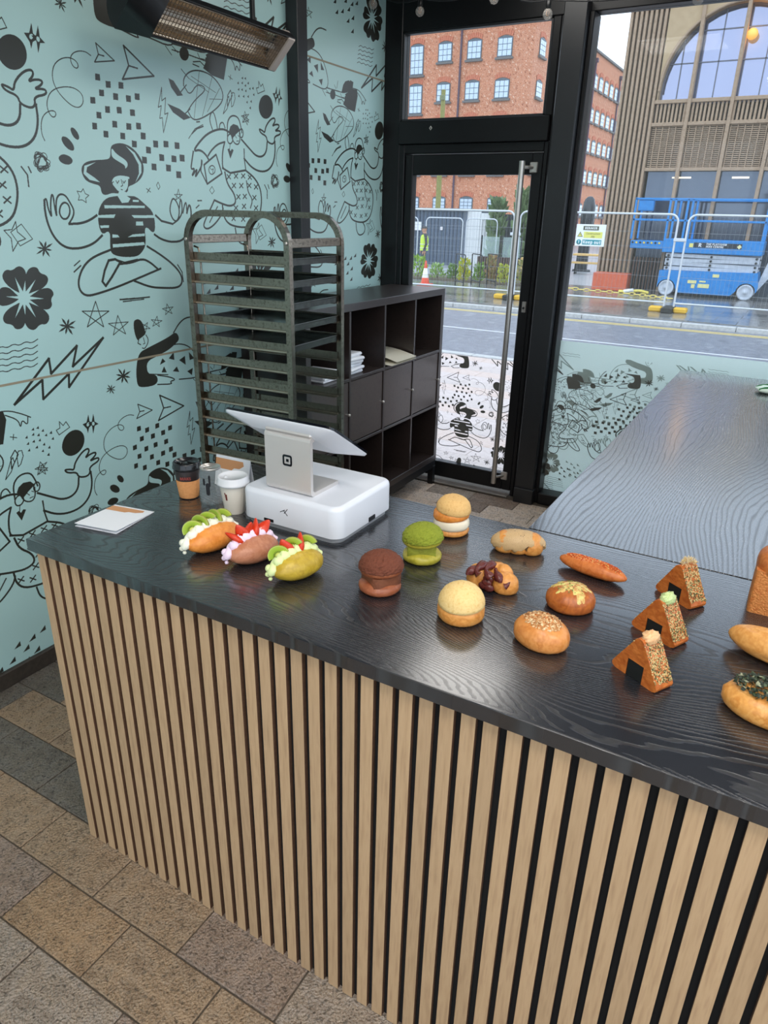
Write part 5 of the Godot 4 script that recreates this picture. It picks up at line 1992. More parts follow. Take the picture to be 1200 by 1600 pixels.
func menu(at: Vector3, turn: float, stand: float, label: String) -> void:
	var t = thing("menu_card", label, "menu", at, turn, "folded menu cards")
	var w := 0.125
	var l := 0.15
	if stand > 0.0:
		w = 0.12
		l = 0.088
	# lower leaf flat, upper leaf opened a little (or upright); fold along the far edge
	for k in 2:
		var open: float = (0.05 if stand == 0.0 else stand) if k == 1 else (0.0 if stand == 0.0 else 1.75)
		var b := Basis(Vector3.RIGHT, -open)
		var org := Vector3(0, 0.0012, -l / 2)
		if stand > 0.0:
			org = Vector3(0, 0.088, 0)
			b = Basis(Vector3.RIGHT, [1.75, 1.38][k])
		var st := stn()
		bx(st, org + b * Vector3(0, 0, l / 2) * 1.0, Vector3(w, 0.0007, l), 0.0, b)
		var leaf := part(t, "leaf", st, M.paper)
		if k == 1:
			st = stn()
			var dz := 0.0009 if stand == 0.0 else -0.0006
			var poly := PackedVector2Array([Vector2(-w * 0.5, 0.008), Vector2(w * 0.3, 0.008), Vector2(w * 0.33, 0.02), Vector2(w * 0.2, 0.03), Vector2(w * 0.05, 0.031), Vector2(-w * 0.02, 0.038), Vector2(-w * 0.5, 0.038)])
			var tri := Geometry2D.triangulate_polygon(poly)
			for i in range(0, tri.size(), 3):
				var f := []
				for j in 3:
					var p := poly[tri[i + j]]
					f.append(org + b * Vector3(p.x, 0.0007, p.y))
				fc(st, f, b * Vector3.UP)
			part(leaf, "orange_band", st, M.kraft_print)


# ---------------------------------------------------------------- heater and string lights
func heater() -> void:
	var t = thing("patio_heater", "black bar heater with wire guard and bronze reflector, hung by the wall", "heater")
	t.transform = Transform3D(Basis(Vector3(0.729, 0.685, 0), Vector3(0.685, -0.729, 0), Vector3(0, 0, -1)), Vector3(-0.60, 2.291, -1.15))
	var L := 0.68
	var h := 0.0685
	var st := stn()
	var poly := PackedVector2Array()
	for i in 11:
		var a := PI + PI * i / 10
		poly.append(Vector2(cos(a) * (h + 0.01), sin(a) * 0.075))
	for i in 11:
		var a := TAU - PI * i / 10
		poly.append(Vector2(cos(a) * (h + 0.004), sin(a) * 0.069))
	prism(st, poly, L, Transform3D.IDENTITY, true)
	part(t, "housing", st, M.black_metal)
	st = stn()
	poly = PackedVector2Array()
	for i in 13:
		var a := PI + PI * i / 12
		poly.append(Vector2(cos(a) * (h + 0.001), sin(a) * 0.06))
	for i in 13:
		var a := TAU - PI * i / 12
		poly.append(Vector2(cos(a) * (h - 0.001), sin(a) * 0.058))
	prism(st, poly, L - 0.05, Transform3D(Basis.IDENTITY, Vector3(0, 0, 0.005)), true)
	part(t, "reflector", st, flat(s8(240, 216, 186), 0.2, 0.9))
	st = stn()
	tb(st, [Vector3(0, -0.03, 0.01), Vector3(0, -0.03, L - 0.05)], 0.011, 12)
	part(t, "heating_tube", st, flat(s8(240, 234, 226), 0.25))  # tube made pale to stand in for the window reflected there
	st = stn()
	for i in 10:
		var x: float = lerp(-h, h, i / 9.0)
		tb(st, [Vector3(x, 0.002, 0.0), Vector3(x, 0.002, L - 0.045)], 0.0017, 4, false, false)
	for i in 42:
		var z: float = lerp(0.0, L - 0.045, i / 41.0)
		tb(st, [Vector3(-h, 0.003, z), Vector3(h, 0.003, z)], 0.0017, 4, false, false)
	stuff(part(t, "wire_guard", st, flat(s8(120, 104, 88), 0.35, 0.5)))
	st = stn()
	bx(st, Vector3(0, -0.016, L - 0.022), Vector3(h * 2 + 0.016, 0.05, 0.044), 0.004)
	part(t, "end_panel", st, flat(s8(190, 178, 168), 0.4, 0.4))
	st = stn()
	poly = PackedVector2Array()
	for i in 13:
		var a := PI * 1.02 + PI * 0.96 * i / 12
		poly.append(Vector2(cos(a) * (h + 0.014), sin(a) * 0.08))
	poly.append(Vector2(h + 0.014, 0.008))
	poly.append(Vector2(-h - 0.014, 0.008))
	prism(st, poly, 0.15, Transform3D(Basis.IDENTITY, Vector3(0, 0, -0.15)), true)
	part(t, "end_cap", st, M.black_metal)
	st = stn()
	bx(st, Vector3(h + 0.008, -0.01, L / 2), Vector3(0.006, 0.03, L), 0.002)
	bx(st, Vector3(-h - 0.008, -0.01, L / 2), Vector3(0.006, 0.03, L), 0.002)
	part(t, "edge_rail", st, M.black_metal)
	var inv: Transform3D = t.transform.affine_inverse()
	for z in [-1.28, -1.66]:
		st = stn()
		tb(st, [inv * Vector3(-0.62, 2.36, z), inv * Vector3(-0.62, 2.955, z)], 0.011, 10)
		part(t, "hanging_rod", st, M.black_metal)


func string_lights() -> void:
	var zz := -2.9
	var pts := [Vector2(-0.831, 2.735), Vector2(-0.555, 2.68), Vector2(-0.14, 2.69), Vector2(0.147, 2.597), Vector2(0.812, 2.59), Vector2(1.3, 2.66)]
	var wire := []
	for i in pts.size() - 1:
		for k in 8:
			var u := k / 8.0
			var p: Vector2 = pts[i].lerp(pts[i + 1], u)
			wire.append(Vector3(p.x, p.y + 0.025 - 0.03 * sin(PI * u) + 0.012, zz + 0.03 * sin(p.x * 3.0)))
	wire.append(Vector3(1.3, 2.7, zz))
	var st := stn()
	tb(st, wire, 0.0028, 6)
	var w := part(self, "cable", st, M.black_metal)
	w.name = numbered("light_cable")
	tag(w, "thin black cable of the bulb string under the front beam", "cable")
	var labs := ["clear globe bulb hanging before the narrow mural panel", "clear globe bulb hanging over the door's left side", "clear globe bulb half hidden under the front beam", "clear globe bulb hanging over the top light's right corner", "clear globe bulb hanging before the big window"]
	for i in 5:
		var p: Vector2 = pts[i]
		var t = thing("string_bulb", labs[i], "bulb", Vector3(p.x, p.y, zz + 0.03 * sin(p.x * 3.0)), 0.0, "bulbs of the string lights")
		st = stn()
		blob(st, func(d: Vector3) -> Vector3: return d * 0.023 + Vector3(0, -0.018, 0), 18, 12)
		part(t, "globe", st, glass(0.16, Color(0.95, 0.93, 0.9)))
		st = stn()
		lathe(st, [Vector2(0, 0.036), Vector2(0.011, 0.034), Vector2(0.012, 0.008), Vector2(0.009, 0.002), Vector2(0, 0.002)], 12)
		part(t, "socket", st, M.black_metal)
		st = stn()
		tb(st, [Vector3(-0.004, 0.002, 0), Vector3(-0.007, -0.02, 0), Vector3(0, -0.026, 0.004), Vector3(0.007, -0.02, 0), Vector3(0.004, 0.002, 0)], 0.0012, 5)
		part(t, "filament", st, flat(s8(170, 120, 80), 0.4, 0.5))


# ---------------------------------------------------------------- the street
func slab(called: String, a: Vector3, b: Vector3, m: Material, label := "") -> MeshInstance3D:
	var st := stn()
	bx(st, (a + b) / 2, (b - a).abs())
	return structure(called, st, m, label)


func street() -> void:
	var asphalt := mottled(111, [s8(98, 100, 108), s8(128, 130, 138), s8(112, 114, 122), s8(140, 142, 148)], 0.35, 0.34, 0.25, 0.02, 0.4)
	var wet := mottled(112, [s8(104, 102, 98), s8(132, 128, 122), s8(118, 114, 108)], 0.8, 0.12, 0.04, 0.02)
	slab("ground", Vector3(-120, -0.9, -120), Vector3(120, -0.5, 120), mottled(113, [s8(110, 110, 108), s8(130, 128, 126)], 0.2, 0.8), "far ground")
	slab("road", Vector3(-60, -0.5, -14.45), Vector3(60, YG - 0.08, -8.75), asphalt, "damp grey asphalt road")
	slab("street_plaza", Vector3(-60, -0.5, -90), Vector3(60, -0.35, -21.8), mottled(114, [s8(150, 150, 152), s8(178, 178, 180), s8(164, 164, 166)], 0.4, 0.3), "grey paved plaza across the road")
	slab("pavement_behind", Vector3(-60, -0.5, 3.4), Vector3(60, YG, 60), mottled(115, [s8(150, 146, 140), s8(170, 166, 160)], 0.4, 0.8), "pavement behind the shop")
	var pav := slab("pavement", Vector3(-60, -0.5, -8.6), Vector3(60, YG - 0.012, -3.36), mottled(116, [s8(150, 138, 134), s8(168, 156, 152)], 0.7, 0.6), "near pavement with pinkish slabs")
	var pm := []
	for c in [[s8(190, 172, 164), s8(204, 188, 180)], [s8(180, 164, 158), s8(198, 182, 172)], [s8(194, 168, 152), s8(206, 184, 172)]]:
		pm.append(mottled(117 + pm.size(), [c[0], c[1], c[0]], 1.2, 0.45))
	var sm := box_mesh(Vector3(0.596, 0.03, 0.296), 0.003)
	for r in 17:
		for k in 9:
			var o := inst("paving_slab", sm, pm[(r * 5 + k * 3) % 3], pav)
			o.position = Vector3(-3.1 + k * 0.6 + (0.3 if r % 2 else 0.0), YG - 0.015 + rng.randf_range(-0.001, 0.001), -3.56 - r * 0.3)
	var far := slab("far_pavement", Vector3(-60, -0.5, -21.8), Vector3(60, YG - 0.01, -14.6), wet, "wet grey pavement across the road")
	var wm := [wet, mottled(121, [s8(122, 118, 112), s8(146, 142, 136)], 0.8, 0.14, 0.04), mottled(122, [s8(92, 90, 88), s8(118, 116, 112)], 0.8, 0.1, 0.04)]
	var fm := box_mesh(Vector3(0.895, 0.03, 0.595), 0.004)
	for r in 11:
		for k in 13:
			var o := inst("paving_slab", fm, wm[(r * 7 + k * 5 + r * k) % 3], far)
			o.position = Vector3(-9.0 + k * 0.9 + (0.45 if r % 2 else 0.0), YG - 0.014 + rng.randf_range(-0.001, 0.001), -15.2 - r * 0.6)
	# kerbs, stone by stone in view
	var km := mottled(123, [s8(176, 174, 170), s8(198, 196, 192)], 1.5, 0.6)
	var kb := box_mesh(Vector3(0.99, 0.2, 0.145), 0.01)
	for z in [-8.675, -14.525]:
		var kr := slab("kerb", Vector3(-60, -0.5, z - 0.07), Vector3(60, -0.3, z + 0.07), km, "near kerb" if z > -10 else "far kerb")
		for k in 14:
			var o := inst("kerb_stone", kb, km, kr)
			o.position = Vector3(-9.0 + k, YG - 0.095, z)
	var yl := mottled(124, [s8(216, 184, 84), s8(232, 204, 110), s8(190, 164, 84)], 2.0, 0.5)
	for z in [-8.93, -9.07, -13.98, -14.14]:
		slab("road_line", Vector3(-40, YG - 0.085, z - 0.035), Vector3(40, YG - 0.0775, z + 0.035), yl, "yellow line along the kerb")
	slab("road_line", Vector3(-40, YG - 0.085, -11.55), Vector3(40, YG - 0.0775, -11.47), flat(s8(206, 206, 208), 0.5), "white line along the road")


func far_buildings() -> void:
	# brick warehouse
	var brick := mottled(131, [s8(168, 96, 68), s8(234, 168, 132), s8(206, 134, 100), s8(255, 222, 196)], 0.55, 0.85, 0.3, 0.03, 0.3)
	brick.detail_enabled = true
	brick.detail_blend_mode = BaseMaterial3D.BLEND_MODE_MUL
	brick.detail_albedo = ntex(132, 0.15, [Color(0.74, 0.68, 0.64), Color(1, 1, 1), Color(0.9, 0.86, 0.84)], 512, 2)
	var arch_m := mottled(133, [s8(188, 108, 80), s8(206, 126, 96)], 1.0, 0.85)
	var pane_m := flat(s8(176, 190, 206), 0.12, 0.55)
	var bar_m := flat(s8(86, 96, 104), 0.5)
	var sill_m := flat(s8(110, 106, 104), 0.7)
	var ZB := -49.0
	var XC := -16.61
	var t = thing("brick_warehouse", "long red brick warehouse with rows of arched windows", "building", Vector3(XC, -0.35, ZB))
	var org := Vector3(XC, -0.35, ZB)
	var st := stn()
	bx(st, Vector3(-11.0, 7.12, -17.0), Vector3(22.0, 14.25, 34.0))
	part(t, "wall", st, brick)
	st = stn()
	bx(st, Vector3(-11.0, 14.3, -17.0), Vector3(22.3, 0.18, 34.3), 0.02)
	part(t, "coping", st, sill_m)
	var tops := [12.5, 10.15, 7.95, 5.62, 3.05]
	for r in 5:
		for k in 5:
			var x: float = -18.58 - 2.13 * k + (0.0 if r < 4 else 0.08)
			if r in [2, 3] and k > 3:
				continue
			brick_window(t, Vector3(x, tops[r], ZB + 0.02) - org, 0.0, 1.03 if r < 4 else 1.02, 1.2 if r < 4 else 0.9, k == 3 and r < 2, pane_m, bar_m, sill_m, arch_m)
	for r in 5:
		for k in 14:
			brick_window(t, Vector3(XC + 0.02, tops[r] - 0.02, -50.5 - 1.78 * k - (0.8 if k > 0 else 0.0)) - org, PI / 2, 1.15, 1.05, false, pane_m, bar_m, sill_m, arch_m)
	for q in [[Vector3(-21.65, 0, ZB + 0.1), 0.0], [Vector3(XC + 0.1, 0, -63.2), 0.0], [Vector3(XC + 0.1, 0, -71.5), 0.0]]:
		st = stn()
		tb(st, [q[0] + Vector3(0, -0.3, 0) - org, q[0] + Vector3(0, 13.2, 0) - org], 0.07, 8)
		bx(st, q[0] + Vector3(0, 13.3, 0) - org, Vector3(0.3, 0.3, 0.3), 0.03)
		part(t, "drain_pipe", st, flat(s8(90, 72, 86), 0.6))
	# bronze-clad office block
	var bronze := mottled(141, [s8(158, 132, 106), s8(170, 144, 118), s8(150, 124, 98)], 0.8, 0.55)
	var bronze_d := mottled(142, [s8(92, 74, 60), s8(104, 84, 68)], 0.8, 0.6)
	var tan := mottled(143, [s8(178, 152, 116), s8(188, 162, 126)], 0.5, 0.6)
	var office_glass := flat(s8(150, 156, 182), 0.06, 0.75)
	var shop_glass := flat(s8(84, 94, 110), 0.05, 0.6)
	var z := -21.5
	t = thing("office_block", "bronze clad office block with a large arched window", "building", Vector3(0, -0.35, z))
	org = Vector3(0, -0.35, z)
	st = stn()
	bx(st, Vector3(4.0, 3.5, -22.9) - org, Vector3(16.0, 7.7, 2.0))
	part(t, "core", st, bronze_d)
	# corner pier of upright fins
	st = stn()
	bx(st, Vector3(-3.55, 3.65, z - 0.35) - org, Vector3(0.98, 8.0, 0.7))
	var pier := part(t, "corner_pier", st, bronze_d)
	var fin := box_mesh(Vector3(0.072, 8.0, 0.16), 0.012)
	for k in 8:
		var o := inst("fin", fin, bronze, pier)
		o.position = Vector3(-3.985 + k * 0.124, 3.65, z + 0.06) - org
	# tan field round the arch
	st = stn()
	var poly := PackedVector2Array([Vector2(-3.04, 4.68), Vector2(-3.04, 7.6), Vector2(1.2, 7.6), Vector2(1.2, 4.68), Vector2(0.58, 4.68)])
	for i in 25:
		var a := PI * i / 24
		poly.append(Vector2(-1.22 + cos(a) * 1.8, 4.9 + sin(a) * 1.87))
	poly.append(Vector2(-3.02, 4.68))
	prism(st, poly, 0.3, Transform3D(Basis.IDENTITY, Vector3(0, 0, z - 0.2) - org))
	part(t, "arch_wall", st, tan)
	var arc := []
	for i in 25:
		var a := PI * i / 24
		arc.append(Vector3(-1.22 + cos(a) * 1.8, 4.9 + sin(a) * 1.87, z + 0.1) - org)
	st = stn()
	tb(st, arc, 0.035, 8)
	part(t, "arch_moulding", st, bronze)
	st = stn()
	bx(st, Vector3(-0.9, 5.8, z - 0.22) - org, Vector3(4.3, 2.4, 0.04))
	var ag := part(t, "arch_pane", st, office_glass, "pale blue grey glass of the arch")
	# sloping blinds and lamp seen in the arch
	for x in [-2.2, -1.16, -0.14, 0.88, 1.9]:
		st = stn()
		bx(st, Vector3(x, 3.65, z + 0.06) - org, Vector3(0.09, 8.0, 0.2), 0.01)
		part(t, "mullion", st, bronze)
	for y in [4.655, 4.12, 3.03]:
		st = stn()
		bx(st, Vector3(2.2, y, z + 0.03) - org, Vector3(10.6, 0.09, 0.16), 0.01)
		part(t, "band", st, bronze)
	for y in [5.55, 6.25]:
		st = stn()
		bx(st, Vector3(-0.9, y, z - 0.19) - org, Vector3(4.2, 0.025, 0.03))
		part(t, "glazing_bar", st, flat(s8(110, 112, 124), 0.4))
	for x in [-2.6, -1.7, -0.6]:
		st = stn()
		bx(st, Vector3(x, 5.7, z - 0.19) - org, Vector3(0.025, 2.1, 0.03))
		part(t, "glazing_bar", st, flat(s8(110, 112, 124), 0.4))
	# fins between the sill and the louvres
	var f2 := box_mesh(Vector3(0.058, 0.46, 0.08), 0.006)
	for k in 34:
		var o := inst("short_fin", f2, bronze, t)
		o.position = Vector3(-3.0 + k * 0.101, 4.385, z + 0.02) - org
	st = stn()
	for k in 21:
		bx(st, Vector3(0.9, 3.11 + k * 0.0475, z) - org, Vector3(7.9, 0.027, 0.06), 0.0, Basis.IDENTITY)
	stuff(part(t, "louvre_blades", st, bronze))
	var lu := box_mesh(Vector3(0.025, 1.02, 0.07))
	for k in 24:
		var o := inst("louvre_upright", lu, bronze, t)
		o.position = Vector3(-2.95 + k * 0.17, 3.575, z + 0.025) - org
	st = stn()
	bx(st, Vector3(1.2, 1.35, z - 0.1) - org, Vector3(8.4, 3.3, 0.04))
	part(t, "shop_pane", st, shop_glass, "dark glass of the ground floor")
	st = stn()
	for k in 14:
		bx(st, Vector3(-3.0 + k * 0.085, 0.2, z + 0.02) - org, Vector3(0.04, 1.1, 0.08), 0.005)
	part(t, "slatted_base", st, mottled(145, [s8(96, 70, 58), s8(112, 84, 70)], 1.0, 0.6))
	st = stn()
	bx(st, Vector3(-3.4, 0.09, -20.75) - org, Vector3(0.97, 0.47, 0.5), 0.01)
	part(t, "orange_plinth", st, mottled(146, [s8(206, 92, 58), s8(218, 106, 70)], 1.0, 0.4), "orange red plinth below the corner pier")
	# two white strip lamps on the ground floor and a globe lamp in the arch are switched on
	var strip_white := lamp_mat(Color(1.0, 0.95, 0.86))
	for q in [[Vector3(-2.1, 2.83, z - 0.07), Vector3(0.5, 0.045, 0.01)], [Vector3(-0.62, 2.83, z - 0.07), Vector3(0.42, 0.05, 0.01)]]:
		st = stn()
		bx(st, q[0] - org, q[1], 0.004)
		var sl := part(t, "strip_lamp", st, strip_white, "white strip lamp behind the ground floor glass")
		var al := AreaLight3D.new()
		al.name = "strip_light"
		al.area_size = Vector2(q[1].x, q[1].y)
		al.light_color = Color(1.0, 0.95, 0.86)
		al.light_energy = 0.02
		al.shadow_enabled = true
		al.position = q[0] - org + Vector3(0, 0, 0.008)
		al.rotation.y = PI
		sl.add_child(al)
	st = stn()
	blob(st, func(d: Vector3) -> Vector3: return d * 0.13 + Vector3(-1.0, 6.05, z + 0.02) - org, 18, 12)
	var gl := lamp_mat(Color(1.0, 0.74, 0.36))
	var gn := part(t, "globe_lamp", st, gl, "round amber globe lamp in the arched window")
	var ol := OmniLight3D.new()
	ol.name = "globe_light"
	ol.light_color = Color(1.0, 0.74, 0.36)
	ol.light_energy = 0.2
	ol.light_size = 0.1
	ol.omni_range = 8.0
	ol.shadow_enabled = true
	ol.position = Vector3(-1.0, 6.05, z + 0.02) - org
	gn.add_child(ol)


func lamp_mat(c: Color) -> StandardMaterial3D:
	var m := flat(c, 0.5)
	m.emission_enabled = true
	m.emission = c
	m.emission_energy_multiplier = 0.6
	return m


func brick_window(parent: Node, at: Vector3, turn: float, w: float, h: float, tall: bool, pane_m: Material, bar_m: Material, sill_m: Material, arch_m: Material) -> void:
	var b := Basis(Vector3.UP, turn)
	var hh := h * (1.55 if tall else 1.0)
	var poly := PackedVector2Array([Vector2(-w / 2, -hh), Vector2(w / 2, -hh), Vector2(w / 2, -0.12)])
	for i in 5:
		var u := 1.0 - (i + 1) / 6.0
		poly.append(Vector2(-w / 2 + w * u, -0.12 + 0.12 * sin(PI * u)))
	poly.append(Vector2(-w / 2, -0.12))
	var st := stn()
	prism(st, poly, 0.03, Transform3D(b, at))
	var f := part(parent, "window", st, bar_m)
	st = stn()
	var nx := 3
	var ny := 3 if not tall else 4
	for i in nx:
		for j in ny:
			var pw := (w - 0.1) / nx
			var ph := (hh - 0.22) / ny
			bx(st, at + b * Vector3(-w / 2 + 0.05 + pw * (i + 0.5), -hh + 0.07 + ph * (j + 0.5), 0.035), Vector3(pw - 0.035, ph - 0.035, 0.012), 0.0, b)
	part(f, "panes", st, pane_m)
	st = stn()
	bx(st, at + b * Vector3(0, -hh - 0.06, 0.06), Vector3(w + 0.2, 0.12, 0.16), 0.0, b)
	part(f, "sill", st, sill_m)
	st = stn()
	for i in 7:
		var u := (i + 0.5) / 7.0
		bx(st, at + b * Vector3(-w / 2 + w * u, 0.05 + 0.13 * sin(PI * u), 0.012), Vector3(w / 7.4, 0.28, 0.03), 0.0, b * Basis(Vector3.BACK, (0.5 - u) * 0.5))
	part(f, "brick_arch", st, arch_m)


# ---------------------------------------------------------------- things across the road
func fence_panel(x0: float, x1: float, z: float, y0: float, h: float, label: String) -> Node3D:
	var t = thing("site_fence", label, "fence", Vector3((x0 + x1) / 2, y0, z), 0.0, "temporary site fence panels")
	var w := (x1 - x0) / 2
	var galv: Material = M.galv
	var path := [Vector3(-w, 0.125, 0), Vector3(-w, h * 0.5, 0)]
	for i in 7:
		var a := PI - PI / 2 * i / 6
		path.append(Vector3(-w + 0.16 + cos(a) * 0.16, h - 0.16 + sin(a) * 0.16, 0))
	for i in 7:
		var a := PI / 2 - PI / 2 * i / 6
		path.append(Vector3(w - 0.16 + cos(a) * 0.16, h - 0.16 + sin(a) * 0.16, 0))
	path.append(Vector3(w, h * 0.5, 0))
	path.append(Vector3(w, 0.125, 0))
	var st := stn()
	tb(st, path, 0.022, 8)
	part(t, "frame", st, galv)
	st = stn()
	tb(st, [Vector3(-w, 0.2, 0), Vector3(w, 0.2, 0)], 0.019, 8)
	part(t, "bottom_rail", st, galv)
	st = stn()
	var n := int(w * 2 / 0.085)
	for i in range(1, n):
		var x: float = -w + 2 * w * i / n
		tb(st, [Vector3(x, 0.2, 0), Vector3(x, h - 0.02, 0)], 0.0019, 3, false, false)
	for k in 5:
		var y: float = 0.14 + (h - 0.2) * (k + 1) / 6.0
		tb(st, [Vector3(-w, y, 0.004), Vector3(w, y, 0.004)], 0.003, 4, false, false)
	stuff(part(t, "wire_mesh", st, M.wire))
	return t


func shrub(at: Vector3, r: float, h: float, c1: Color, c2: Color, label: String, sd: int, n := 170) -> void:
	var t = thing("shrub", label, "shrub", at, 0.0, "shrubs in the planting strip")
	var q := RandomNumberGenerator.new()
	q.seed = sd
	var st := stn()
	for i in n:
		var a := q.randf() * TAU
		var e := pow(q.randf(), 0.6)
		var y := q.randf()
		var p := Vector3(cos(a) * r * e * (1.0 - 0.45 * y), y * h, sin(a) * r * e * 0.7 * (1.0 - 0.45 * y))
		var d := Vector3(cos(a) * 0.7, 0.9, sin(a) * 0.7).normalized()
		var s := d.cross(Vector3(q.randf() - 0.5, q.randf() - 0.5, q.randf() - 0.5)).normalized()
		var l := q.randf_range(0.06, 0.13) * (h / 0.5 + 0.5) * 0.7
		var w := l * 0.3
		st.set_color(c1.lerp(c2, q.randf()).srgb_to_linear())
		var tip := p + d * l
		var mid := p + d * l * 0.5 + Vector3(0, 0.01, 0)
		fc(st, [p, mid + s * w, tip], Vector3.UP + d)
		fc(st, [p, mid - s * w, tip], Vector3.UP + d)
	var lm := vcol(0.6)
	lm.backlight_enabled = true
	lm.backlight = Color(0.12, 0.16, 0.04)
	stuff(part(t, "foliage", st, lm))
	st = stn()
	for i in 4:
		var a := TAU * i / 4.0 + sd
		tb(st, [Vector3(0, 0, 0), Vector3(cos(a) * r * 0.35, h * 0.7, sin(a) * r * 0.25)], 0.008, 5)
	part(t, "stems", st, flat(s8(96, 84, 54), 0.8))


func street_things() -> void:
	M.wire = flat(s8(150, 154, 158), 0.5, 0.3)
	M.galv = flat(s8(206, 210, 214), 0.4, 0.3)
	# fence along the far kerb
	fence_panel(-8.25, -4.83, -16.2, YG, 2.0, "site fence panel seen through the door, before the planting")
	fence_panel(-4.68, -1.16, -16.2, YG, 2.0, "site fence panel carrying the keep out sign")
	fence_panel(-0.95, 2.55, -16.2, YG, 2.0, "site fence panel in front of the blue lift")
	fence_panel(-14.3, -11.55, -24.2, -0.35, 2.0, "distant fence panel behind the worker")
	fence_panel(-11.4, -9.9, -24.6, -0.35, 2.0, "narrow distant fence panel before the white gates")
	fence_panel(-9.75, -8.55, -24.6, -0.35, 2.0, "narrow distant fence panel before the dark timber wall")
	for q in [[-1.055, "black and yellow fence foot under the joint by the blue lift"], [-4.755, "yellow fence foot under the joint hidden by the door post"]]:
		var t = thing("ballast_block", q[1], "fence block", Vector3(q[0], YG, -16.2), 0.0, "fence blocks")
		var st := stn()
		bx(st, Vector3(0, 0.06, 0), Vector3(0.22, 0.12, 0.6), 0.02)
		part(t, "rubber_block", st, flat(s8(48, 46, 42), 0.8))
		for s in [-1.0, 1.0]:
			st = stn()
			bx(st, Vector3(s * 0.26, 0.06, 0.02), Vector3(0.28, 0.12, 0.24), 0.03)
			part(t, "yellow_end", st, flat(s8(226, 176, 40), 0.6))
		st = stn()
		bx(st, Vector3(0, 1.5, 0.045), Vector3(0.26, 0.07, 0.04), 0.01)
		part(t, "clamp", st, M.galv)
	site_sign()
	lift()
	worker()
	# cone
	var t = thing("traffic_cone", "orange and white traffic cone beside the planting", "cone", Vector3(-8.13, YG, -18.2))
	var st := stn()
	bx(st, Vector3(0, 0.02, 0), Vector3(0.36, 0.04, 0.36), 0.01)
	part(t, "base", st, flat(s8(214, 74, 40), 0.6))
	for q in [[0.04, 0.2, 0.125, 0.096, 0], [0.2, 0.46, 0.096, 0.05, 1], [0.46, 0.66, 0.05, 0.026, 0]]:
		st = stn()
		lathe(st, [Vector2(q[2], q[0]), Vector2(q[3], q[1]), Vector2(0, q[1])], 18)
		part(t, "white_band" if q[4] else "orange_band", st, flat(s8(236, 234, 228), 0.5) if q[4] else flat(s8(222, 76, 40), 0.5))
	# planting strip with kerb and shrubs
	slab("planting_bed", Vector3(-12.0, -0.36, -21.75), Vector3(-5.4, YG + 0.02, -19.9), mottled(151, [s8(84, 72, 56), s8(104, 92, 72)], 1.0, 0.9), "earth of the planting strip")
	var g1 := s8(120, 160, 50)
	var g2 := s8(176, 204, 84)
	var kinds := [["bright green bushy shrub behind the traffic cone", -9.4, 0.34, 0.62, g1, g2], ["low pale green shrub left of the black hoops", -8.75, 0.28, 0.42, s8(130, 164, 84), s8(170, 196, 110)], ["small green shrub behind the first black hoop", -8.25, 0.2, 0.42, s8(96, 132, 60), s8(140, 170, 84)], ["yellow flowering shrub between the black hoops", -7.8, 0.2, 0.6, s8(216, 196, 40), s8(150, 176, 60)], ["green shrub between hoops and dry grass", -7.35, 0.2, 0.5, s8(100, 140, 60), s8(160, 186, 90)], ["dry reddish grass tuft behind the hoops", -6.95, 0.16, 0.72, s8(176, 132, 96), s8(150, 150, 90)], ["yellow green shrub at the planting strip's right end", -6.5, 0.22, 0.5, s8(170, 186, 60), s8(206, 200, 90)], ["wispy tan grass tuft by the benches", -5.95, 0.2, 0.62, s8(190, 170, 120), s8(160, 170, 96)]]
	for i in kinds.size():
		var k: Array = kinds[i]
		shrub(Vector3(k[1], YG + 0.02, -20.2 - 0.08 * (i % 3)), k[2], k[3], k[4], k[5], k[0], 200 + i, 190)
	# black hoops
	for i in 3:
		t = thing("cycle_hoop", ["black steel hoop frame nearest the traffic cone", "black steel hoop frame in the middle of three", "black steel hoop frame nearest the benches"][i], "cycle stand", Vector3(-7.18 + i * 0.31, YG, -18.5 - i * 0.45), -0.75, "black hoop frames")
		st = stn()
		tb(st, [Vector3(-0.3, 0, 0), Vector3(-0.34, 0.84, 0), Vector3(-0.3, 0.87, 0), Vector3(0.3, 0.87, 0), Vector3(0.34, 0.84, 0), Vector3(0.3, 0, 0)], 0.016, 6)
		part(t, "hoop", st, M.black_metal)
		st = stn()
		tb(st, [Vector3(-0.3, 0.14, 0), Vector3(0.3, 0.14, 0)], 0.022, 6)
		part(t, "foot_rail", st, M.black_metal)
	# dark shed, white gates and trees behind
	t = thing("site_shed", "blue grey ribbed metal shed with flat roof", "shed", Vector3(-14.0, -0.35, -31.5))
	st = stn()
	bx(st, Vector3(0, 1.15, 0), Vector3(3.4, 2.3, 3.0))
	part(t, "wall", st, mottled(152, [s8(84, 98, 118), s8(96, 110, 130)], 0.6, 0.5))
	var rib := box_mesh(Vector3(0.06, 2.25, 0.05))
	for k in 18:
		var o := inst("rib", rib, flat(s8(74, 84, 100), 0.5) if k == 0 else (t.get_node("rib") as MeshInstance3D).material_override, t)
		o.position = Vector3(-1.62 + k * 0.19, 1.13, 1.52)
	st = stn()
	bx(st, Vector3(0, 2.34, 0.05), Vector3(3.7, 0.1, 3.3), 0.02)
	part(t, "roof", st, flat(s8(120, 120, 118), 0.6))
	st = stn()
	bx(st, Vector3(-0.55, 1.62, 1.56), Vector3(0.42, 0.36, 0.02))
	part(t, "notice", st, flat(s8(232, 232, 228), 0.6))
	st = stn()
	bx(st, Vector3(0.68, 1.55, 1.56), Vector3(0.12, 0.14, 0.02))
	part(t, "small_notice", st, flat(s8(232, 224, 222), 0.6))
	t = thing("white_gates", "white painted gates with two tall door frames", "gate", Vector3(-11.5, -0.35, -30.2))
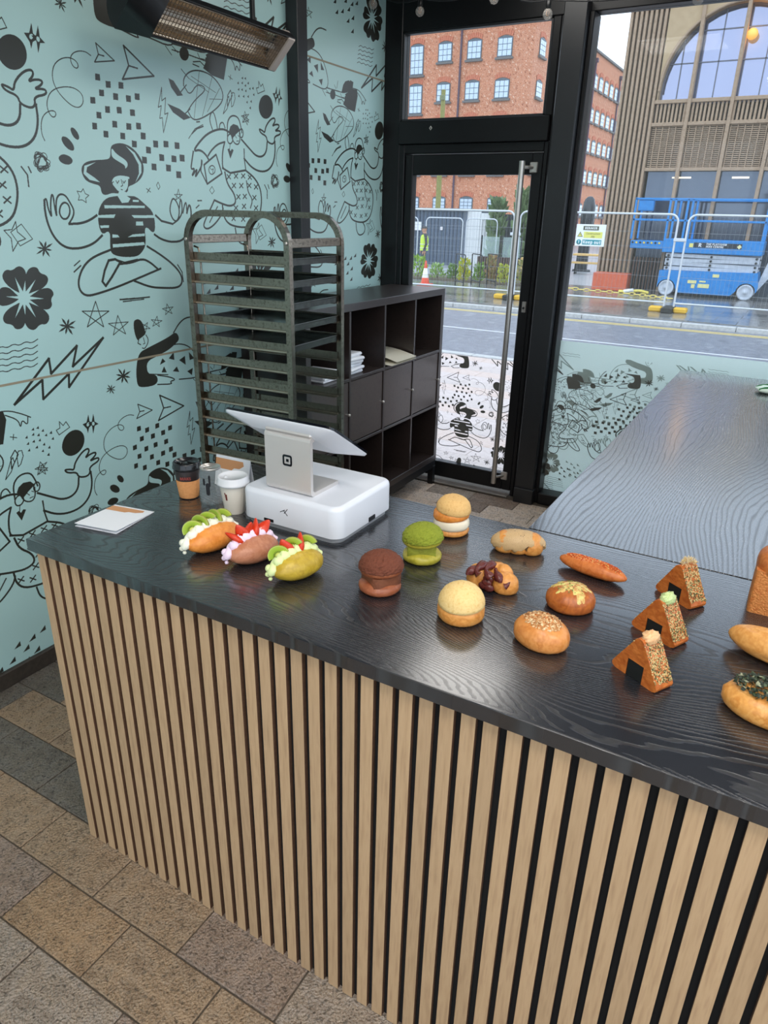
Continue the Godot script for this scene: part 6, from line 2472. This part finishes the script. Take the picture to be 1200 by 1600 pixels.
	for q in [[-0.36, 0.62, 2.28], [0.16, 0.4, 2.22], [0.52, 0.3, 2.2]]:
		st = stn()
		bx(st, Vector3(q[0], q[2] / 2, 0), Vector3(q[1], q[2], 0.12), 0.01)
		part(t, "leaf", st, flat(s8(226, 226, 224), 0.6))
	for x in [0.0, 0.36]:
		st = stn()
		for s in [-0.07, 0.07]:
			bx(st, Vector3(x + 0.14 + s, 1.0, 0.08), Vector3(0.03, 1.9, 0.05), 0.004)
		bx(st, Vector3(x + 0.14, 1.96, 0.08), Vector3(0.17, 0.04, 0.05), 0.004)
		part(t, "door_frame", st, flat(s8(196, 196, 196), 0.6))
	t = thing("dark_wall", "dark timber wall behind the climbing greenery", "screen", Vector3(-9.9, -0.35, -30.4))  # dark boarded wall behind the bushes
	st = stn()
	for k in 12:
		bx(st, Vector3(-0.95 + k * 0.17, 1.1, 0), Vector3(0.16, 2.2, 0.06), 0.006)
	part(t, "boards", st, flat(s8(70, 70, 76), 0.7))
	for i in 3:
		shrub(Vector3(-10.5 + i * 1.15, -0.35, -29.5), 0.27, 2.6 + 0.35 * (i % 2), s8(92, 118, 70), s8(140, 156, 112), ["climbing green bush beside the white gates", "tall green bush over the dark timber wall", "green bush at the dark timber wall's right end"][i], 300 + i, 420)
	# glass screens over a slatted planter, benches
	t = thing("slatted_planter", "low dark brown slatted planter wall", "planter", Vector3(-8.2, -0.35, -23.9))
	st = stn()
	bx(st, Vector3(0, 0.38, -0.2), Vector3(1.5, 0.76, 0.3))
	part(t, "box", st, flat(s8(52, 42, 40), 0.7))
	var ps := box_mesh(Vector3(0.05, 0.76, 0.03), 0.004)
	for k in 17:
		var o := inst("slat", ps, M.planter_slat if M.has("planter_slat") else planter_mat(), t)
		o.position = Vector3(-0.72 + k * 0.09, 0.38, -0.03)
	for i in 2:
		t = thing("glass_screen", ["clear wind screen with black posts standing by the white gates", "clear wind screen on the slatted planter"][i], "screen", Vector3(-8.5 + i * 0.78, 0.42, -24.0), 0.0, "wind screens")
		st = stn()
		bx(st, Vector3(0, 0.33, 0), Vector3(0.66, 0.66, 0.01))
		part(t, "pane", st, glass(0.25, Color(0.8, 0.88, 0.86)))
		st = stn()
		for x in [-0.35, 0.35]:
			bx(st, Vector3(x, 0.35, 0), Vector3(0.045, 0.7, 0.045), 0.004)
		part(t, "posts", st, M.black_metal)
	for i in 2:
		t = thing("picnic_bench", ["yellow timber bench right of the slatted planter", "yellow timber bench half behind the wrapped post"][i], "bench", [Vector3(-6.75, -0.35, -24.4), Vector3(-6.35, -0.35, -29.5)][i], 0.1, "timber benches")
		st = stn()
		for y in [0.45, 0.75]:
			bx(st, Vector3(0, y, 0.25 if y < 0.5 else 0.0), Vector3(1.3, 0.07, 0.3 if y < 0.5 else 0.6), 0.008)
		part(t, "planks", st, mottled(153, [s8(222, 178, 104), s8(234, 196, 128)], 1.5, 0.6))
		st = stn()
		for x in [-0.5, 0.5]:
			bx(st, Vector3(x, 0.37, 0), Vector3(0.07, 0.74, 0.07), 0.006)
			bx(st, Vector3(x, 0.21, 0.25), Vector3(0.07, 0.42, 0.07), 0.006)
		part(t, "legs", st, M.black_metal)
	# wrapped post
	t = thing("wrapped_post", "tall post wrapped in black plastic, standing behind the sign", "post", Vector3(-7.05, -0.35, -31.0))
	st = stn()
	var wn := noise(81, 1.4, 2)
	blob(st, func(d: Vector3) -> Vector3:
		var k := 1.0 + 0.22 * wn.get_noise_3dv(d * 3.0)
		return Vector3(sign(d.x) * pow(abs(d.x), 0.7) * 0.29 * k, 2.15 + d.y * 0.82, d.z * 0.22 * k), 16, 12)
	part(t, "plastic_wrap", st, flat(s8(56, 58, 64), 0.25))
	st = stn()
	bx(st, Vector3(0, 0.8, 0), Vector3(0.45, 1.6, 0.2), 0.03)
	part(t, "post", st, flat(s8(48, 48, 56), 0.5))
	st = stn()
	lathe(st, [Vector2(0, 0.0), Vector2(0.4, 0.0), Vector2(0.38, 0.08), Vector2(0, 0.1)], 12)
	part(t, "base", st, flat(s8(50, 50, 54), 0.6))
	# pole before the warehouse
	t = thing("telegraph_pole", "tall greenish timber pole before the brick warehouse", "pole", Vector3(-18.45, -0.35, -40.0))
	st = stn()
	tb(st, [Vector3(0, 0, 0), Vector3(0, 4.5, 0), Vector3(0, 8.6, 0)], [0.17, 0.15, 0.12], 10)
	part(t, "shaft", st, mottled(154, [s8(130, 130, 70), s8(150, 142, 84)], 1.0, 0.8))
	st = stn()
	bx(st, Vector3(0, 8.2, 0.12), Vector3(0.3, 0.25, 0.1), 0.02)
	part(t, "bracket", st, flat(s8(120, 126, 90), 0.6))
	# yellow barrier chain on the far pavement
	t = thing("plastic_chain", "yellow plastic chain lying across the wet pavement", "chain", Vector3(-3.2, YG, -19.2))
	for i in 24:
		var u := i / 23.0
		st = stn()
		var rp := []
		var c := Vector3(lerp(-1.6, 1.7, u), 0.035 + (0.14 * pow(1.0 - u, 2.0)), 0.2 * sin(u * 7.0))
		for k in 10:
			var a := TAU * k / 10
			rp.append(c + (Vector3(cos(a) * 0.09, 0.0 if i % 2 else sin(a) * 0.035, sin(a) * 0.05 if i % 2 else 0.0)))
		tb(st, rp, 0.013, 5, true)
		part(t, "link", st, M.chain if M.has("chain") else chain_mat())
	t = thing("cable_tie_roll", "yellow and white hose end beside the lift's wheel", "hose", Vector3(-2.55, YG, -20.05))
	st = stn()
	tb(st, [Vector3(-0.45, 0.04, 0), Vector3(-0.2, 0.05, 0.05), Vector3(0.1, 0.09, 0), Vector3(0.35, 0.05, 0.05)], 0.04, 8)
	part(t, "hose", st, flat(s8(226, 206, 96), 0.6))
	st = stn()
	tb(st, [Vector3(-0.3, 0.05, 0.06), Vector3(-0.05, 0.1, 0.08)], 0.05, 8)
	part(t, "white_sleeve", st, flat(s8(228, 226, 220), 0.6))


func planter_mat() -> Material:
	M.planter_slat = flat(s8(96, 74, 66), 0.7)
	return M.planter_slat


func chain_mat() -> Material:
	M.chain = flat(s8(232, 208, 110), 0.5)
	return M.chain


func site_sign() -> void:
	var t = thing("keep_out_sign", "white construction site keep out sign tied to the fence", "sign", Vector3(-2.98, 1.38, -16.165))
	var st := stn()
	bx(st, Vector3.ZERO, Vector3(0.665, 0.46, 0.006), 0.002)
	part(t, "board", st, flat(s8(236, 238, 234), 0.5))
	var teal := flat(s8(28, 140, 150), 0.5)
	var yel := flat(s8(226, 222, 110), 0.5)
	var olive := flat(s8(72, 76, 46), 0.5)
	var dark := flat(s8(60, 60, 40), 0.5)
	var white := flat(s8(240, 242, 240), 0.5)
	var panel := func(called: String, x: float, y: float, w: float, h: float, m: Material):
		var s := stn()
		bx(s, Vector3(x, y, 0.004), Vector3(w, h, 0.003))
		return part(t, called, s, m)
	panel.call("name_panel", 0.0, 0.15, 0.35, 0.085, olive)
	panel.call("warning_panel", 0.06, 0.01, 0.42, 0.13, yel)
	panel.call("order_panel", 0.05, -0.145, 0.43, 0.105, teal)
	letters(t, "name_letters", "BERAKER", 0.066, Vector3(0, 0.15, 0.0062), white)
	letters(t, "warning_letters", "Construction", 0.055, Vector3(0.06, 0.035, 0.0062), dark, Basis.IDENTITY, "Droid Sans", false)
	letters(t, "warning_letters", "site", 0.055, Vector3(0.06, -0.025, 0.0062), dark, Basis.IDENTITY, "Droid Sans", false)
	letters(t, "order_letters", "Keep out", 0.095, Vector3(0.05, -0.145, 0.0062), white)
	st = stn()
	prism(st, PackedVector2Array([Vector2(-0.295, -0.035), Vector2(-0.17, -0.035), Vector2(-0.2325, 0.075)]), 0.003, Transform3D(Basis.IDENTITY, Vector3(0, 0, 0.003)))
	part(t, "warning_triangle", st, dark)
	st = stn()
	prism(st, PackedVector2Array([Vector2(-0.276, -0.025), Vector2(-0.189, -0.025), Vector2(-0.2325, 0.052)]), 0.003, Transform3D(Basis.IDENTITY, Vector3(0, 0, 0.004)))
	part(t, "triangle_field", st, yel)
	letters(t, "warning_mark", "!", 0.07, Vector3(-0.2325, 0.005, 0.0072), dark)
	st = stn()
	lathe(st, [Vector2(0.055, 0.0), Vector2(0.055, 0.003), Vector2(0, 0.003)], 20, Vector3(-0.245, -0.145, 0.003), Basis(Vector3.RIGHT, PI / 2))
	part(t, "order_disc", st, teal)
	letters(t, "order_mark", "!", 0.09, Vector3(-0.245, -0.145, 0.0066), white)


func lift() -> void:
	var blue := mottled(161, [s8(14, 116, 186), s8(24, 132, 204), s8(18, 122, 194)], 0.8, 0.4)
	var grey := mottled(162, [s8(176, 182, 192), s8(196, 202, 210)], 0.8, 0.45)
	var z := -20.3
	var t = thing("scissor_lift", "blue scissor lift with folded grey scissors behind the site fence", "lift", Vector3(-0.85, YG, z - 0.45))
	var o := Vector3(-0.85, YG, z - 0.45)
	var st := stn()
	var poly := PackedVector2Array([Vector2(-2.06, 0.05), Vector2(-2.06, 0.49), Vector2(0.36, 0.54), Vector2(0.42, 0.2), Vector2(0.4, 0.06)])
	for i in 9:
		var a := PI * i / 8
		poly.append(Vector2(0.15 + cos(a) * 0.235, 0.06 + sin(a) * 0.22))
	poly.append(Vector2(-0.2, -0.06))
	poly.append(Vector2(-1.5, -0.06))
	for i in 9:
		var a := PI * i / 8
		poly.append(Vector2(-1.82 + cos(a) * 0.235, 0.05 + sin(a) * 0.22))
	prism(st, poly, 0.9, Transform3D(Basis.IDENTITY, Vector3(0, 0, z - 0.9) - o))
	var ch := part(t, "chassis", st, blue)
	for q in [[-0.62, 0.42, 0.16, 0.08], [-1.18, 0.24, 0.22, 0.08], [-1.14, 0.13, 0.09, 0.1], [-0.88, 0.15, 0.28, 0.1], [-0.92, 0.26, 0.16, 0.04]]:
		st = stn()
		bx(st, Vector3(q[0], q[1], z + 0.006) - o, Vector3(q[2], q[3], 0.01))
		part(ch, "sticker", st, flat(s8(226, 218, 150), 0.5))
	for x in [-1.82, 0.15]:
		for zz in [z - 0.06, z - 0.82]:
			st = stn()
			lathe(st, [Vector2(0, -0.075), Vector2(0.14, -0.075), Vector2(0.15, -0.06), Vector2(0.19, -0.07), Vector2(0.2, -0.05), Vector2(0.2, 0.05), Vector2(0.19, 0.07), Vector2(0.15, 0.06), Vector2(0.14, 0.05), Vector2(0.05, 0.05), Vector2(0.04, 0.075), Vector2(0, 0.075)], 24, Vector3(x, YG + 0.2, zz) - o, Basis(Vector3.RIGHT, PI / 2))
			part(t, "wheel", st, grey)
	for k in 4:
		st = stn()
		var y := 0.56 + k * 0.105
		bx(st, Vector3(-0.82, y, z - 0.12) - o, Vector3(2.3, 0.095, 0.09), 0.008, Basis(Vector3.BACK, (-0.012 if k % 2 else 0.012)))
		bx(st, Vector3(-0.82, y, z - 0.78) - o, Vector3(2.3, 0.095, 0.09), 0.008, Basis(Vector3.BACK, (0.012 if k % 2 else -0.012)))
		var arm := part(t, "scissor_arm", st, grey)
		for x in [-1.9, -0.82, 0.26]:
			st = stn()
			lathe(st, [Vector2(0.03, 0), Vector2(0.03, 0.03), Vector2(0, 0.03)], 10, Vector3(x, y, z - 0.075) - o, Basis(Vector3.RIGHT, PI / 2))
			part(arm, "pin", st, M.black_metal)
	st = stn()
	bx(st, Vector3(-0.86, 1.12, z - 0.45) - o, Vector3(2.44, 0.34, 0.92), 0.015)
	var deck := part(t, "platform_deck", st, blue)
	st = stn()
	bx(st, Vector3(-2.5, 1.12, z - 0.45) - o, Vector3(0.88, 0.2, 0.86), 0.015)
	var ext := part(t, "deck_extension", st, blue)
	for k in 8:
		st = stn()
		bx(st, Vector3(-2.88 + k * 0.1, 1.17, z - 0.012) - o, Vector3(0.05, 0.045, 0.006), 0.0, Basis(Vector3.BACK, -0.5))
		part(ext, "hazard_stripe", st, flat(s8(226, 196, 80), 0.5) if k % 2 else M.black_metal)
	# name plate
	st = stn()
	bx(st, Vector3(-0.72, 1.16, z + 0.014) - o, Vector3(1.16, 0.125, 0.006))
	var plate := part(deck, "name_plate", st, flat(s8(26, 34, 46), 0.4))
	var white := flat(s8(236, 238, 240), 0.5)
	letters(plate, "letters", "THE PLATFORM", 0.068, Vector3(-0.75, 1.19, z + 0.0185) - o, white)
	letters(plate, "letters", "HIRE CENTRE", 0.068, Vector3(-0.785, 1.13, z + 0.0185) - o, white)
	letters(plate, "logo_letter", "R", 0.13, Vector3(-1.15, 1.16, z + 0.0185) - o, white)
	st = stn()
	bx(st, Vector3(-1.36, 1.15, z + 0.016) - o, Vector3(0.1, 0.1, 0.006))
	part(deck, "sticker", st, flat(s8(226, 214, 120), 0.5))
	st = stn()
	bx(st, Vector3(-0.2, 1.15, z + 0.018) - o, Vector3(0.08, 0.08, 0.006), 0.0, Basis(Vector3.BACK, 0.78))
	part(deck, "sticker", st, flat(s8(230, 224, 170), 0.5))
	# guard rails
	for zz in [z - 0.02, z - 0.88]:
		for y in [1.745, 2.26]:
			st = stn()
			bx(st, Vector3(-1.33, y, zz) - o, Vector3(3.28, 0.05, 0.04), 0.006)
			part(t, "guard_rail", st, blue)
		for x in [-2.94, -2.06, -1.93, -1.62, -1.5, 0.29]:
			st = stn()
			bx(st, Vector3(x, 1.76, zz) - o, Vector3(0.055, 1.02, 0.04), 0.006)
			part(t, "rail_post", st, blue)
	for x in [-2.94, 0.29]:
		for y in [1.745, 2.26]:
			st = stn()
			bx(st, Vector3(x, y, z - 0.45) - o, Vector3(0.04, 0.05, 0.84), 0.006)
			part(t, "guard_rail", st, blue)
	st = stn()
	bx(st, Vector3(-2.68, 2.1, z - 0.1) - o, Vector3(0.4, 0.28, 0.16), 0.02)
	part(t, "control_box", st, blue)
	st = stn()
	prism(st, PackedVector2Array([Vector2(0.42, 0.1), Vector2(0.62, 0.42), Vector2(0.66, 0.95), Vector2(0.56, 0.95), Vector2(0.44, 0.45), Vector2(0.36, 0.1)]), 0.06, Transform3D(Basis.IDENTITY, Vector3(0, 0, z - 0.2) - o))
	part(t, "ladder_plate", st, grey)


# ---------------------------------------------------------------- the worker: one smooth body from tapered bones
func worker() -> void:
	var at := Vector3(-11.15, -0.35, -24.0)
	var t = thing("person", "person in yellow high visibility vest and dark cap standing behind the fence", "person", at, -0.9)
	# joints in metres: height about 1.7, facing +z, arms down, weight on both legs
	var bones := [
		[Vector3(0, 0.95, 0), 0.135, Vector3(0, 1.2, 0.005), 0.13], [Vector3(0, 1.2, 0.005), 0.14, Vector3(0, 1.38, -0.01), 0.115],
		[Vector3(-0.13, 1.38, -0.01), 0.062, Vector3(0.13, 1.38, -0.01), 0.062], [Vector3(0, 1.4, 0), 0.055, Vector3(0, 1.5, 0.01), 0.052],
		[Vector3(0, 1.56, 0.015), 0.082, Vector3(0, 1.62, 0.01), 0.09], [Vector3(0, 1.53, 0.07), 0.03, Vector3(0, 1.56, 0.1), 0.012],
		[Vector3(-0.085, 0.92, 0), 0.095, Vector3(-0.1, 0.5, 0.015), 0.062], [Vector3(-0.1, 0.5, 0.015), 0.06, Vector3(-0.105, 0.1, -0.01), 0.042], [Vector3(-0.105, 0.05, -0.02), 0.045, Vector3(-0.12, 0.035, 0.15), 0.035],
		[Vector3(0.085, 0.92, 0), 0.095, Vector3(0.1, 0.5, 0.03), 0.062], [Vector3(0.1, 0.5, 0.03), 0.06, Vector3(0.11, 0.1, -0.03), 0.042], [Vector3(0.11, 0.05, -0.04), 0.045, Vector3(0.13, 0.035, 0.13), 0.035],
		[Vector3(-0.18, 1.37, -0.01), 0.058, Vector3(-0.235, 1.1, -0.02), 0.045], [Vector3(-0.235, 1.1, -0.02), 0.043, Vector3(-0.22, 0.87, 0.07), 0.032], [Vector3(-0.22, 0.86, 0.075), 0.034, Vector3(-0.215, 0.78, 0.1), 0.026],
		[Vector3(0.18, 1.37, -0.01), 0.058, Vector3(0.235, 1.1, -0.03), 0.045], [Vector3(0.235, 1.1, -0.03), 0.043, Vector3(0.225, 0.87, 0.05), 0.032], [Vector3(0.225, 0.86, 0.055), 0.034, Vector3(0.22, 0.78, 0.08), 0.026]]
	for s in [-1.0, 1.0]:
		for f in 4:
			bones.append([Vector3(s * (0.215 + 0.012 * (f - 1.5)), 0.79, 0.09 + 0.012 * (f - 1.5)), 0.011, Vector3(s * (0.21 + 0.014 * (f - 1.5)), [0.715, 0.7, 0.705, 0.725][f], 0.1 + 0.014 * (f - 1.5)), 0.008])
		bones.append([Vector3(s * 0.2, 0.82, 0.1), 0.013, Vector3(s * 0.175, 0.76, 0.125), 0.009])
	var st := stn()
	surface_nets(st, bones, 0.024, func(p: Vector3) -> Color:
		if p.y > 1.46 or (p.y < 0.85 and abs(p.x) > 0.165 and p.y > 0.6):
			return lin(196, 146, 120)
		if p.y < 0.1:
			return lin(40, 36, 34)
		return lin(66, 62, 64) if p.y > 0.95 else lin(58, 60, 70))
	part(t, "body", st, vcol(0.75))
	# vest, open at the arms, with reflective bands
	st = stn()
	var hi := flat(s8(206, 236, 70), 0.6)
	var prof := [[0.86, 0.175, 0.155], [1.0, 0.165, 0.15], [1.15, 0.168, 0.152], [1.28, 0.172, 0.15], [1.36, 0.165, 0.125], [1.425, 0.11, 0.085], [1.45, 0.075, 0.065]]
	for i in prof.size() - 1:
		st.set_smooth_group(0)
		for k in 20:
			var q := []
			for e in [[i, k], [i, k + 1], [i + 1, k + 1], [i + 1, k]]:
				var a: float = TAU * e[1] / 20.0
				q.append(Vector3(cos(a) * prof[e[0]][1], prof[e[0]][0], sin(a) * prof[e[0]][2]))
			fc(st, q, q[0] - Vector3(0, q[0].y, 0))
	var vest := part(t, "vest", st, hi, "yellow high visibility vest")
	for y in [0.95, 1.08]:
		st = stn()
		var rp := []
		for k in 20:
			var a := TAU * k / 20.0
			rp.append(Vector3(cos(a) * 0.172, y, sin(a) * 0.156))
		tb(st, rp, 0.014, 6, true)
		part(vest, "reflective_band", st, flat(s8(222, 224, 216), 0.4))
	st = stn()
	blob(st, func(d: Vector3) -> Vector3:
		var p := d * Vector3(0.1, 0.085, 0.108)
		if d.y < 0.05:
			p.y = 0.0
		return p + Vector3(0, 1.625, 0.005), 18, 12)
	bx(st, Vector3(0, 1.632, 0.115), Vector3(0.13, 0.012, 0.08), 0.005)
	part(t, "cap", st, flat(s8(64, 62, 64), 0.7), "dark peaked cap")


func surface_nets(st: SurfaceTool, bones: Array, cell: float, tint: Callable) -> void:
	var lo := Vector3.ONE * 1e9
	var hi := Vector3.ONE * -1e9
	for b in bones:
		for k in [0, 2]:
			var r: float = b[k + 1] + cell * 2
			lo = lo.min(b[k] - Vector3.ONE * r)
			hi = hi.max(b[k] + Vector3.ONE * r)
	var n := Vector3i(((hi - lo) / cell).ceil()) + Vector3i.ONE
	var field := PackedFloat32Array()
	field.resize(n.x * n.y * n.z)
	field.fill(1.0)
	var soft := 0.03
	for b in bones:
		var a: Vector3 = b[0]
		var c: Vector3 = b[2]
		var rm: float = max(b[1], b[3]) + 0.09
		var l3 := Vector3i(((a.min(c) - Vector3.ONE * rm - lo) / cell).floor()).max(Vector3i.ZERO)
		var h3 := Vector3i(((a.max(c) + Vector3.ONE * rm - lo) / cell).ceil()).min(n - Vector3i.ONE)
		var ab := c - a
		var ll := ab.length_squared()
		for z in range(l3.z, h3.z + 1):
			for y in range(l3.y, h3.y + 1):
				for x in range(l3.x, h3.x + 1):
					var p := lo + Vector3(x, y, z) * cell
					var u: float = clamp((p - a).dot(ab) / ll, 0.0, 1.0)
					var d: float = p.distance_to(a + ab * u) - lerp(b[1], b[3], u)
					var i := x + n.x * (y + n.y * z)
					var o := field[i]
					var k: float = min(soft, min(b[1], b[3]))
					var h: float = max(k - abs(o - d), 0.0) / k
					field[i] = min(o, d) - h * h * k * 0.25
	var at := {}
	var step := [1, n.x, n.x * n.y]
	var corner := []
	for k in 8:
		corner.append((k & 1) + (step[1] if k & 2 else 0) + (step[2] if k & 4 else 0))
	for z in n.z - 1:
		for y in n.y - 1:
			for x in n.x - 1:
				var i: int = x + n.x * (y + n.y * z)
				var ins := 0
				for k in 8:
					if field[i + corner[k]] < 0.0:
						ins += 1
				if ins == 0 or ins == 8:
					continue
				var s := Vector3.ZERO
				var m := 0
				for k in 8:
					for ax in 3:
						if k & (1 << ax):
							continue
						var f0 := field[i + corner[k]]
						var f1 := field[i + corner[k | (1 << ax)]]
						if (f0 < 0.0) != (f1 < 0.0):
							var q := Vector3(k & 1, (k >> 1) & 1, (k >> 2) & 1)
							q[ax] += f0 / (f0 - f1)
							s += q
							m += 1
				at[i] = lo + (Vector3(x, y, z) + s / m) * cell
	st.set_smooth_group(0)
	for i in at:
		for ax in 3:
			var u: int = step[(ax + 1) % 3]
			var v: int = step[(ax + 2) % 3]
			var f0 := field[i]
			var f1 := field[i + step[ax]]
			if (f0 < 0.0) == (f1 < 0.0):
				continue
			var q := [i - u - v, i - v, i, i - u]
			if not (at.has(q[0]) and at.has(q[1]) and at.has(q[3])):
				continue
			var out := Vector3.ZERO
			out[ax] = 1.0 if f0 < 0.0 else -1.0
			var pts := []
			for k in q:
				pts.append(at[k])
			var nn: Vector3 = (pts[2] - pts[0]).cross(pts[3] - pts[1])
			var order := [0, 1, 2, 0, 2, 3] if nn.dot(out) < 0.0 else [0, 2, 1, 0, 3, 2]
			for k in order:
				st.set_color(tint.call(pts[k]))
				st.add_vertex(pts[k])
	st.set_smooth_group(-1)
